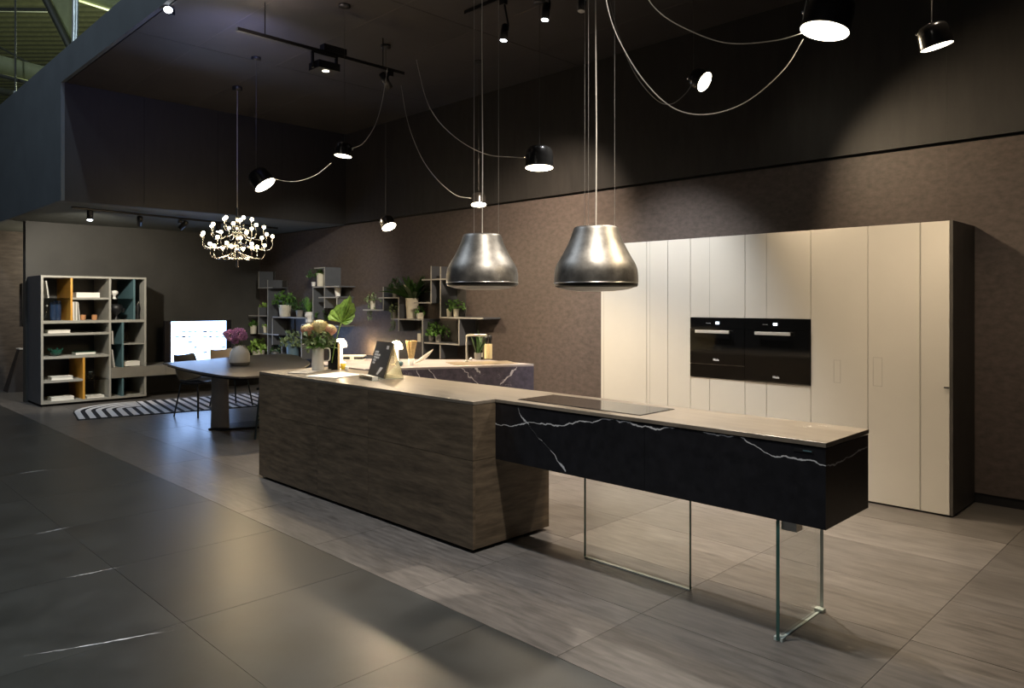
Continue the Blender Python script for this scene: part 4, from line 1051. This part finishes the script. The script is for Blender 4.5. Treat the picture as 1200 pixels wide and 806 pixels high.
tag(bx('price_tag', (c.x-.045, YFr-.012, c.z-.05), (c.x+.02, YFr-.002, c.z+.06), M['potcream']), 'small pale card fixed to the shelf upright above the sink counter', 'card')

# ---------------------------------------------------------------- rear sink counter
rcp = [P(625.5,426.5,'z',ZT), P(560,428.3,'z',ZT), P(464,431.2,'z',ZT)]
Fd = (rcp[2]-rcp[0]).normalized(); tip = rcp[0]
end = tip+Fd*((3.69-tip.y)/Fd.y)
back0 = Vector((tip.x-.66, tip.y+.05, ZT)); back1 = Vector((-6.75, 4.25, ZT)); back2 = Vector((-6.45, 3.69, ZT))
poly = [(tip.x,tip.y),(end.x,end.y),(back2.x,back2.y),(back1.x,back1.y),(back0.x,back0.y)]
SL = 3.2
def rsz(u, v):
    # point on the counter's front plane
    n = Vector((-Fd.y, Fd.x, 0)); d = ray(u, v); k = (tip-EYEV).dot(n)/d.dot(n); p = EYEV+d*k
    return p
v0, v1 = rsz(540,430.5), rsz(561,451)
# s runs along x+y in the material: convert
def ss(p, x0, y0): return ((p.x-x0)+(p.y-y0))
x0_, y0_ = end.x, end.y
Stot = ss(tip, x0_, y0_)
lines = []
for a, b in (((540,430),(562,452)), ((502,433),(518,452)), ((488,433),(494,446)), ((606,430),(586,452)), ((556,430),(563,437))):
    pa, pb = rsz(*a), rsz(*b)
    q = sorted([(ss(pa,x0_,y0_)/Stot, (pa.z-.03)/(ZT-.03)), (ss(pb,x0_,y0_)/Stot, (pb.z-.03)/(ZT-.03))])
    lines.append((q, .012, False))
M['marble2'] = curve_vein_material('grey_purple_marble', (.066,.058,.082), lines, Stot, x0_, y0_, .03, ZT, (.5,.48,.52), .35, .6)
rc = thing('sink_counter', ((tip+end)/2).to_3d()*1.0, 'grey veined marble sink counter set at an angle behind the island', 'kitchen counter')
rc.location.z = 0
inn = [(p[0]*.985+((poly[0][0]+poly[2][0])/2)*.015, p[1]*.985+((poly[0][1]+poly[2][1])/2)*.015) for p in poly]
MB().prism(poly, .03, ZT-.02).build('marble_body', M['marble2'], rc)
MB().prism(inn, 0, .0295).build('plinth', M['joint'], rc)
MB().prism(poly, ZT-.0195, ZT).build('counter_slab', mat('pale_counter_stone', (.33,.30,.30), .35, var=.1), rc, bevel=.002)
sk = (P(588,424,'z',ZT)); s1 = P(552,425.6,'z',ZT)
rim = MB(); 
nrm = Vector((-Fd.y, Fd.x, 0)); nrm = nrm if nrm.x < 0 else -nrm
a = tip+Fd*.12+nrm*.10; b = tip+Fd*.75+nrm*.10; c_ = b+nrm*.34; d_ = a+nrm*.34
sink = MB().prism([(p.x,p.y) for p in (a,b,c_,d_)], ZT+.0003, ZT+.004).build('sink_rim', M['sinksteel'], rc)
ctr = (a+b+c_+d_)/4
MB().prism([((p.x-ctr.x)*.9+ctr.x,(p.y-ctr.y)*.9+ctr.y) for p in (a,b,c_,d_)], ZT+.0042, ZT+.0048).build('sink_bowl', M['sinksteel'], sink)
# faucet
fb = P(547,423.6,'z',ZT); fe = P(569,392.5,'z',ZT)
dist = (fb-EYEV).dot(Vector((-SY,CY,0)))
def DZ(u, v, o=0): return D(u, v, dist+o)
ft = thing('faucet', fb, 'square-bent steel faucet at the sink counter', 'faucet')
fa_, fb_ = DZ(547,396.5), DZ(570,392.8)
MB().tube(smooth([fb, fa_, DZ(548,393.5), DZ(551,392.6), fb_], 5), .011, 10).build('spout', M['steel'], ft)
MB().tube([fb_, fb_-Vector((0,0,.02))], .012, 10).build('nozzle', M['steel'], ft)
MB().lathe([(.025,0),(.025,.012),(.012,.016)], fb, 16).build('base_ring', M['steel'], ft)
MB().tube([fb+Vector((.0,.03,.02)), fb+Vector((.05,.06,.02))], .006, 6).build('lever', M['steel'], ft)
# bottle, mill and cartons
c = P(563,421,'z',ZT); 
t = thing('bottle', c, 'small dark bottle with a pale label beside the faucet', 'bottle')
MB().lathe([(.022,0),(.025,.01),(.025,.09),(.012,.12),(.010,.17),(.012,.175),(.001,.176)], c, 14, cap0=True).build('glass', M['bottle'], t)
MB().lathe([(.0256,.025),(.0256,.07)], c, 14).build('paper_label', M['potcream'], t)
for i, (u, lb) in enumerate(((570,'left cream bottle with a black cap right of the faucet'), (574.5,'right cream bottle with a black cap right of the faucet'))):
    c = P(u,420.3,'z',ZT); t = thing('soap_bottle', c, lb, 'bottle', 'cream bottles beside the faucet')
    bx('carton', (c.x-.016,c.y-.016,ZT), (c.x+.016,c.y+.016,ZT+.155), M['cream'], t, bevel=.003)
    MB().lathe([(.012,.155),(.012,.19),(.02,.2),(.02,.24),(.001,.25)], c, 12).build('cap', M['black'], t)
c = P(552,422,'z',ZT); tag(MB().ball((c.x,c.y,ZT+.014), .014, 10, 6).build('garlic_bulb', M['ceramic'], loc=c), 'tiny white bulb lying beside the faucet foot', 'garlic')
potted(560, 424, 9, 8, 'potgrey', 'leafdark', 'dark herb growing behind the faucet', 'grass', (30,.24,.012), y=5.12, seed=31, up=1.4, droop=.08, zb=ZT, group='herbs')
# stick holder
c = P(482,427.3,'z',ZT)
t = thing('stick_holder', c, 'white pot holding a fan of pale wooden spoons on the sink counter', 'utensil pot')
MB().lathe([(.024,0),(.030,.06),(.028,.06),(.022,.005)], c, 16, cap0=True).build('pot', M['ceramic'], t)
for i in range(34):
    a = -1+2*i/33; b = R_.uniform(-.5,.5); rt = Vector((CY,SY,0)); bk = Vector((-SY,CY,0))
    e = c+rt*.052*a+bk*.05*b+Vector((0,0,.225+R_.uniform(-.006,.006)))
    MB().tube([c+rt*.012*a+Vector((0,0,.01)), e], [.003,.005], 5).build('wooden_stick', M['sticks'], t)
# leaf dish
c = P(493,426,'z',ZT)
t = thing('leaf_dish', c, 'white leaf-shaped dish standing on edge beside the wooden spoons', 'dish')
rt = Vector((CY,SY,0)); vs = []; fs = []
for i in range(11):
    tt = i/10; p = c+rt*(-.06+.18*tt)+Vector((0,0,.004+.13*tt**1.7)); w = .036*math.sin(PI*min(max(tt,.02),.98))**.7
    n = (Vector((0,0,1))*(.5)-rt*.6).normalized(); bk = Vector((-SY,CY,0))
    vs += [p+n*w*.8-bk*w*.3, p, p-n*w*.2+bk*w]
for i in range(10): fs += [(3*i,3*i+1,3*i+4,3*i+3), (3*i+1,3*i+2,3*i+5,3*i+4)]
o = MB().add(vs, fs, 0, True).build('leaf_blade', M['ceramic'], t); sm = o.modifiers.new('thick','SOLIDIFY'); sm.thickness = .004
MB().tube([p for p in [c+rt*(-.06+.18*k/10)+Vector((0,0,.006+.13*(k/10)**1.7)) for k in range(11)]], .003, 5).build('midrib', M['potcream'], t)
# glowing mushroom lamp and a second lamp behind the brochure
c = P(399,425.5,'z',ZT); 
def mlamp(c, label, s=1.0, power=5):
    t = thing('table_lamp', c, label, 'table lamp', 'small glowing table lamps on the sink counter')
    MB().lathe([(.05*s,0),(.05*s,.01*s),(.022*s,.02*s),(.02*s,.15*s)], c, 18, cap0=True).build('stem', M['lampwhite'], t)
    MB().lathe([(.02*s,.15*s),(.062*s,.155*s),(.065*s,.17*s),(.055*s,.21*s),(.03*s,.235*s),(.001,.24*s)], c, 20).build('shade', M['lampwhite'], t)
    light('table_lamp_glow', 'POINT', (c.x,c.y,c.z+.27*s), power, (1,.74,.42), size=.03, parent=t)
mlamp(c, 'glowing white mushroom lamp right of the protea jug', 1.0, 3)
c = P(464.5,427.5,'z',ZT); mlamp(c, 'white lamp peeking out behind the brochure stand', .95, 2)
c = P(468,429,'z',ZT); t = thing('teapot', c, 'small dark teal pot half hidden right of the brochure', 'pot')
MB().lathe([(.02,0),(.035,.015),(.036,.035),(.02,.05),(.001,.052)], c, 16, cap0=True).build('body', M['teal'], t); MB().ball((c.x,c.y,c.z+.056), .007, 8, 5).build('lid_knob', M['black'], t)
# box of trays
c = P(414,421.8,'z',ZT); 
t = thing('tray_box', c, 'white lidded tray with dark openings behind the worktop papers', 'tray')
e1b = Vector((CY,SY,0)); e2b = Vector((-SY,CY,0))
def obox(name, c, ux, uy, hx, hy, z0, z1, m, par, bevel=0):
    pts = [c+ux*sx*hx+uy*sy*hy for sx, sy in ((-1,-1),(1,-1),(1,1),(-1,1))]
    mb = MB().prism([(p.x,p.y) for p in pts], z0, z1)
    return mb.build(name, m, par, bevel=bevel) if par else mb.build(name, m, None, loc=(c.x,c.y,z0), bevel=bevel)
obox('tray_base', c, e1b, e2b, .115, .07, ZT+.0003, ZT+.012, M['ceramic'], t)
obox('tray_inside', c, e1b, e2b, .105, .062, ZT+.0125, ZT+.036, M['tvframe'], t)
obox('tray_post', c-e2b*.063, e1b, e2b, .02, .006, ZT+.0125, ZT+.036, M['ceramic'], t)
obox('tray_lid', c, e1b, e2b, .12, .072, ZT+.0365, ZT+.05, M['ceramic'], t)
# light box low behind the counter washing the wall
wl = thing('wall_light', (-9.3, YW, .66), 'low wall light throwing a warm glow on the wall behind the sink counter', 'wall light')
bx('back_plate', (-9.45, YW-.012, .62), (-9.15, YW-.0005, .70), M['black'], wl); bx('housing', (-9.42, YW-.07, .63), (-9.18, YW-.0125, .68), M['black'], wl)
light('wall_light_glow', 'POINT', (-9.3, YW-.16, .80), 7, (1,.72,.36), size=.04, parent=wl)

# ---------------------------------------------------------------- things on the oak block's worktop
def flat_sheet(quad, h, m, label, cat, name='magazine', group='papers on the worktop'):
    pts = [P(*q,'z',ZT) for q in quad]; c = sum(pts, Vector())/4
    t = thing(name, (c.x,c.y,ZT), label, cat, group)
    MB().prism([(p.x,p.y) for p in pts], ZT+.0004, ZT+h*.5).build('pages', M['paper'], t)
    MB().prism([(p.x+.003,p.y-.002) for p in pts], ZT+h*.5+.0002, ZT+h).build('cover', m, t)
    return t
flat_sheet(((337,437.5),(360,438.5),(388,433.5),(366,431.5)), .008, mat('grey_print', (.42,.40,.36), .4, var=.25, scale=22), 'open grey magazine lying left of the jug', 'magazine')
flat_sheet(((357,441.3),(394,443.6),(427,439.2),(396,436.5)), .006, M['paper'], 'white paper sheets lying before the jug', 'paper')
# jug
c = P(372.5,434.3,'z',ZT); kk = (c-EYEV).dot(Vector((-SY,CY,0)))/FPX
c.z = ZT+.0085
jr = 7.0*kk; jh = 27*kk
jug = thing('jug', c, 'tall white jug with a looped handle standing on the oak block', 'jug')
MB().lathe([(jr*.97,0),(jr,.006),(jr*.97,jh*.5),(jr*.95,jh),(jr*.87,jh),(jr*.87,jh*.7)], c, 26, cap0=True).build('body', M['ceramic'], jug)
rt = Vector((CY,SY,0))
MB().tube(smooth([c+rt*jr*.95+Vector((0,0,jh*.94)), c+rt*jr*1.75+Vector((0,0,jh*.93)), c+rt*jr*2.0+Vector((0,0,jh*.82)), c+rt*jr*2.0+Vector((0,0,jh*.5)), c+rt*jr*1.75+Vector((0,0,jh*.40)), c+rt*jr*.96+Vector((0,0,jh*.38))],4), .006, 8).build('handle', M['ceramic'], jug)
bq = thing('protea_bouquet', c+Vector((0,0,jh)), 'bouquet of three cream and pink proteas with green leaves in the jug', 'flowers')
dj = kk*FPX
for i, (u, v, r, m) in enumerate(((361,387,7.5,'proteapink'),(374.5,383,8.5,'protea'),(387,387,7,'proteapink'))):
    hc = D(u, v, dj+.02*(i-1)); rr = r*kk
    st = MB().tube(smooth([c+Vector((0,0,jh*.75)), c.lerp(hc,.5)+Vector((0,0,jh*.35)), hc],4), .004, 6).build('stem', M['stem'], bq)
    mb = MB(); axis = (hc-(c+Vector((0,0,jh*.6)))).normalized()
    rot = axis.to_track_quat('Z','Y').to_matrix()
    mb.lathe([(.25*rr,-.85*rr),(.72*rr,-.5*rr),(.92*rr,0),(.86*rr,.42*rr)], hc, 18, 0, rot=rot)
    mb.lathe([(.84*rr,.40*rr),(.70*rr,.72*rr),(.42*rr,.92*rr),(.001,.98*rr)], hc, 18, 1, rot=rot)
    for ring in range(3):
        for k in range(16):
            a = 2*PI*(k+.5*ring)/16; r0, r1, r2 = rr*(.60,.80,.94)[ring], rr*(.96,1.02,1.0)[ring], rr*(1.06,1.0,.86)[ring]; h0, h1, h2 = (-.7,-.35,.0)[ring]*rr, (-.1,.2,.45)[ring]*rr, (.35,.66,.95)[ring]*rr
            ca, sa = math.cos(a), math.sin(a); tg = rot@Vector((-sa, ca, 0))*rr*.16
            e0, e1_, e2_ = (rot@Vector((ca*x, sa*x, z)) for x, z in ((r0,h0),(r1,h1),(r2,h2)))
            mb.add([hc+e0-tg*.7, hc+e0+tg*.7, hc+e1_-tg, hc+e1_+tg, hc+e2_], [(0,1,3,2),(2,3,4)], 0 if ring < 2 else 1, True)
    mb.build('flower_head', [M[m], M['protea']], st)
foliage(c+Vector((0,0,jh*.9)), 70, .19, .012, 1.0, .35, .75, 41, None, .03).build('leaves', M['leafmid'], bq)
bushy(c+Vector((0,0,jh*1.25)), 110, .14, .055, 42, .8, .3).build('foliage', M['leafpale'], bq)
# big fan palm leaf
lf = thing('palm_leaf', D(390,420,dj), 'single bright green fan palm leaf rising right of the proteas', 'leaf')
b0, b1 = D(389,425,dj+.06), D(400,378,dj+.06)
MB().tube(smooth([b0, D(393,402,dj+.06), b1],5), .004, 6).build('stalk', M['leafbright'], lf)
fan = [(385,375),(386,368),(391,362),(399,356),(407,350),(410.5,347),(412,354),(416,361),(415.5,368),(414,374),(410,379),(404,381)]
for i in range(len(fan)-1):
    a, b = D(*fan[i], dj+.06+.03*math.sin(i)), D(*fan[i+1], dj+.06+.03*math.sin(i+1)); mid_ = (a+b)/2+(a+b-2*b1)*.04
    ridge = Vector((-SY,CY,0))*.012
    MB().add([b1, a, mid_, b, b1.lerp(mid_,.55)-ridge], [(0,1,4),(1,2,4),(2,3,4),(3,0,4)], 0, False).build('leaflet', M['leafbright'], lf)
# dark tall box behind the jug
c = P(390,433.2,'z',ZT); bkk = (c-EYEV).dot(Vector((-SY,CY,0)))/FPX
t = thing('black_canister', (c.x,c.y,ZT), 'tall black square canister with a tan edge right of the jug', 'canister')
obox('canister_body', c+e2b*.03, e1b, e2b, 5.6*bkk, .035, ZT+.0004, ZT+31*bkk, M['tvframe'], t, bevel=.002)
obox('canister_edge', c+e2b*.03+e1b*6.1*bkk, e1b, e2b, .003, .034, ZT+.0004, ZT+30.5*bkk, M['sticks'], t)
obox('canister_lid', c+e2b*.03, e1b, e2b, 5.2*bkk, .032, ZT+31*bkk+.0004, ZT+32.5*bkk, M['black'], t)
# yellow and white cups
c = P(402,432.6,'z',ZT); t = thing('yellow_cup', c, 'small yellow cup right of the black canister', 'cup')
MB().lathe([(.018,0),(.024,.05),(.022,.05),(.016,.005)], c, 14, cap0=True).build('body', M['yellow'], t); MB().lathe([(.022,.05),(.0235,.053),(.024,.05)], c, 14).build('rim', M['yellow'], t)
c = P(406.5,434,'z',ZT); t = thing('white_cup', c, 'tiny white cup right of the yellow cup', 'cup')
MB().lathe([(.012,0),(.017,.03),(.015,.03),(.011,.004)], c, 12, cap0=True).build('body', M['ceramic'], t); MB().lathe([(.015,.03),(.0165,.032),(.017,.03)], c, 12).build('rim', M['ceramic'], t)
# brochure in an acrylic stand
p00, p10 = P(431.5,439.5,'z',ZT), P(449.5,444.5,'z',ZT)
bd = (p00-EYEV).dot(Vector((-SY,CY,0)))
ux = (p10-p00); Wb = ux.length; ux.normalize(); bkv = Vector((-ux.y, ux.x, 0))
if bkv.dot(Vector((-SY,CY,0))) < 0: bkv = -bkv
hgt = 41*bd/FPX
upv = (Vector((0,0,1))*1.0+bkv*.22+ux*.20).normalized()
br = thing('brochure', p00, 'black brochure with white lettering leaning in a clear stand on the worktop', 'brochure')
nrm_ = ux.cross(upv).normalized()
if nrm_.dot(Vector((SY,-CY,0))) < 0: nrm_ = -nrm_
def quadprism(o, a, b, n, th): 
    vs = [o, o+a, o+a+b, o+b]; vs += [v+n*th for v in vs]
    return MB().add(vs, [(0,3,2,1),(4,5,6,7),(0,1,5,4),(1,2,6,5),(2,3,7,6),(3,0,4,7)])
bo = p00+Vector((0,0,.008))
quadprism(bo, ux*Wb, upv*hgt, nrm_, .004).build('cover', M['bookblack'], br)
quadprism(bo-nrm_*.0145, ux*Wb*.985, upv*hgt*.985, nrm_, .014).build('pages', M['potcream'], br)
rotm = Matrix((ux, upv, nrm_)).transposed()
q_ = Matrix((ux, (upv-ux*upv.dot(ux)).normalized(), nrm_)).transposed().to_euler()
for i, (s, fy, fx_) in enumerate((('EDITION', .66, .10), ('KÜCHEN UND', .58, .10), ('WOHNEN IN', .50, .10), ('NEUER', .42, .10), ('FORM', .34, .10))):
    text_mesh('cover_text', s, .021, M['white_txt'], br, bo+ux*Wb*fx_+upv*hgt*fy+nrm_*.0045, q_, bold=.0009)
MB().add([bo+ux*Wb*.66+upv*hgt*.28+nrm_*.0046, bo+ux*Wb*.52+upv*hgt*.06+nrm_*.0046, bo+ux*Wb*.62+upv*hgt*.05+nrm_*.0046, bo+ux*Wb*.84+upv*hgt*.28+nrm_*.0046], [(0,1,2,3)]).build('cover_picture', M['white_txt'], br)
MB().add([bo+ux*Wb*.72+upv*hgt*.80+nrm_*.0046, bo+ux*Wb*.86+upv*hgt*.80+nrm_*.0046, bo+ux*Wb*.86+upv*hgt*.90+nrm_*.0046, bo+ux*Wb*.72+upv*hgt*.90+nrm_*.0046], [(0,1,2,3)]).build('cover_emblem', M['white_txt'], br)
# clear stand: back wedge and lip
st = thing('brochure_stand', p00, 'clear acrylic display stand holding the black brochure', 'display stand')
sb = P(460.5,446,'z',ZT); 
o1 = bo+ux*(Wb+.004)-Vector((0,0,.007)); apex = o1+upv*hgt*.98; foot = o1+bkv*.16
MB().add([o1, foot, apex, o1+ux*.003, foot+ux*.003, apex+ux*.003], [(0,1,2),(3,5,4),(0,3,4,1),(1,4,5,2),(2,5,3,0)]).build('side_wing', M['acrylic'], st)
quadprism(o1-ux*(Wb+.004)+bkv*.16, ux*(Wb+.004), (apex-foot), bkv, .003).build('back_plate', M['acrylic'], st)
quadprism(o1-ux*(Wb+.006)-bkv*.02, ux*(Wb+.012), bkv*.18, Vector((0,0,1)), .003).build('base_plate', M['edgelight'], st)
# business card box
c = P(428.5,444.2,'z',ZT); t = thing('card_box', c, 'clear box of white business cards at the foot of the brochure', 'card holder')
cb = MB
a0, a1 = P(421,443,'z',ZT), P(436,446.5,'z',ZT); ax_ = (a1-a0); wl = ax_.length; ax_.normalize(); ay_ = Vector((-ax_.y,ax_.x,0))
mid2 = (a0+a1)/2+ay_*.028
obox('cards', mid2, ax_, ay_, wl*.44, .024, ZT+.0035, ZT+.028, M['paper'], t)
obox('box_base', mid2, ax_, ay_, wl*.5, .03, ZT+.0003, ZT+.003, M['edgelight'], t)
obox('box_front', mid2-ay_*.0285, ax_, ay_, wl*.5, .0015, ZT+.0032, ZT+.032, M['acrylic'], t)

# ---------------------------------------------------------------- passage at the far left
pb = P(18,459,'z',0)
pl = thing('tapered_plinth', (-14.6,2.95,0), 'tall umber tapered plinth in the passage left of the bookshelf', 'plinth')
k1, k2 = P(9,460,'z',0), P(33,460,'z',0)
tpz = P(24,410,'x',k1.x).z
t1, t2 = P(23,410,'x',k1.x-.1), P(36,410,'x',k1.x-.1)
vs = [k1, (k1.x+.05,k2.y,0), (k1.x-.35,k2.y,0), (k1.x-.35,k1.y,0), (k1.x-.1,t1.y,tpz), (k1.x-.1,k2.y,tpz), (k1.x-.3,k2.y,tpz), (k1.x-.3,t1.y,tpz)]
MB().add(vs, [(0,3,2,1),(4,5,6,7),(0,1,5,4),(1,2,6,5),(2,3,7,6),(3,0,4,7)]).build('shaft', M['umber'], pl)
bx('cap', (k1.x-.31, t1.y-.01, tpz+.0005), (k1.x-.09, k2.y, tpz+.02), M['ceramic'], pl)
q0, q1 = P(25.5,380,'x',-14.98), P(36,332,'x',-14.98)
pf = thing('picture_frame', (-14.98,(q0.y+q1.y)/2,q0.z), 'dark framed panel hanging on the passage wall', 'picture')
bx('frame', (-14.999,q0.y,q0.z), (-14.965,q1.y,q1.z), M['black'], pf); bx('picture', (-14.965,q0.y+.02,q0.z+.02), (-14.960,q1.y-.02,q1.z-.02), M['backwall'], pf)
light('passage_lamp', 'POINT', (-14.0, 3.9, 2.2), 45, (1,.9,.7), size=.08)
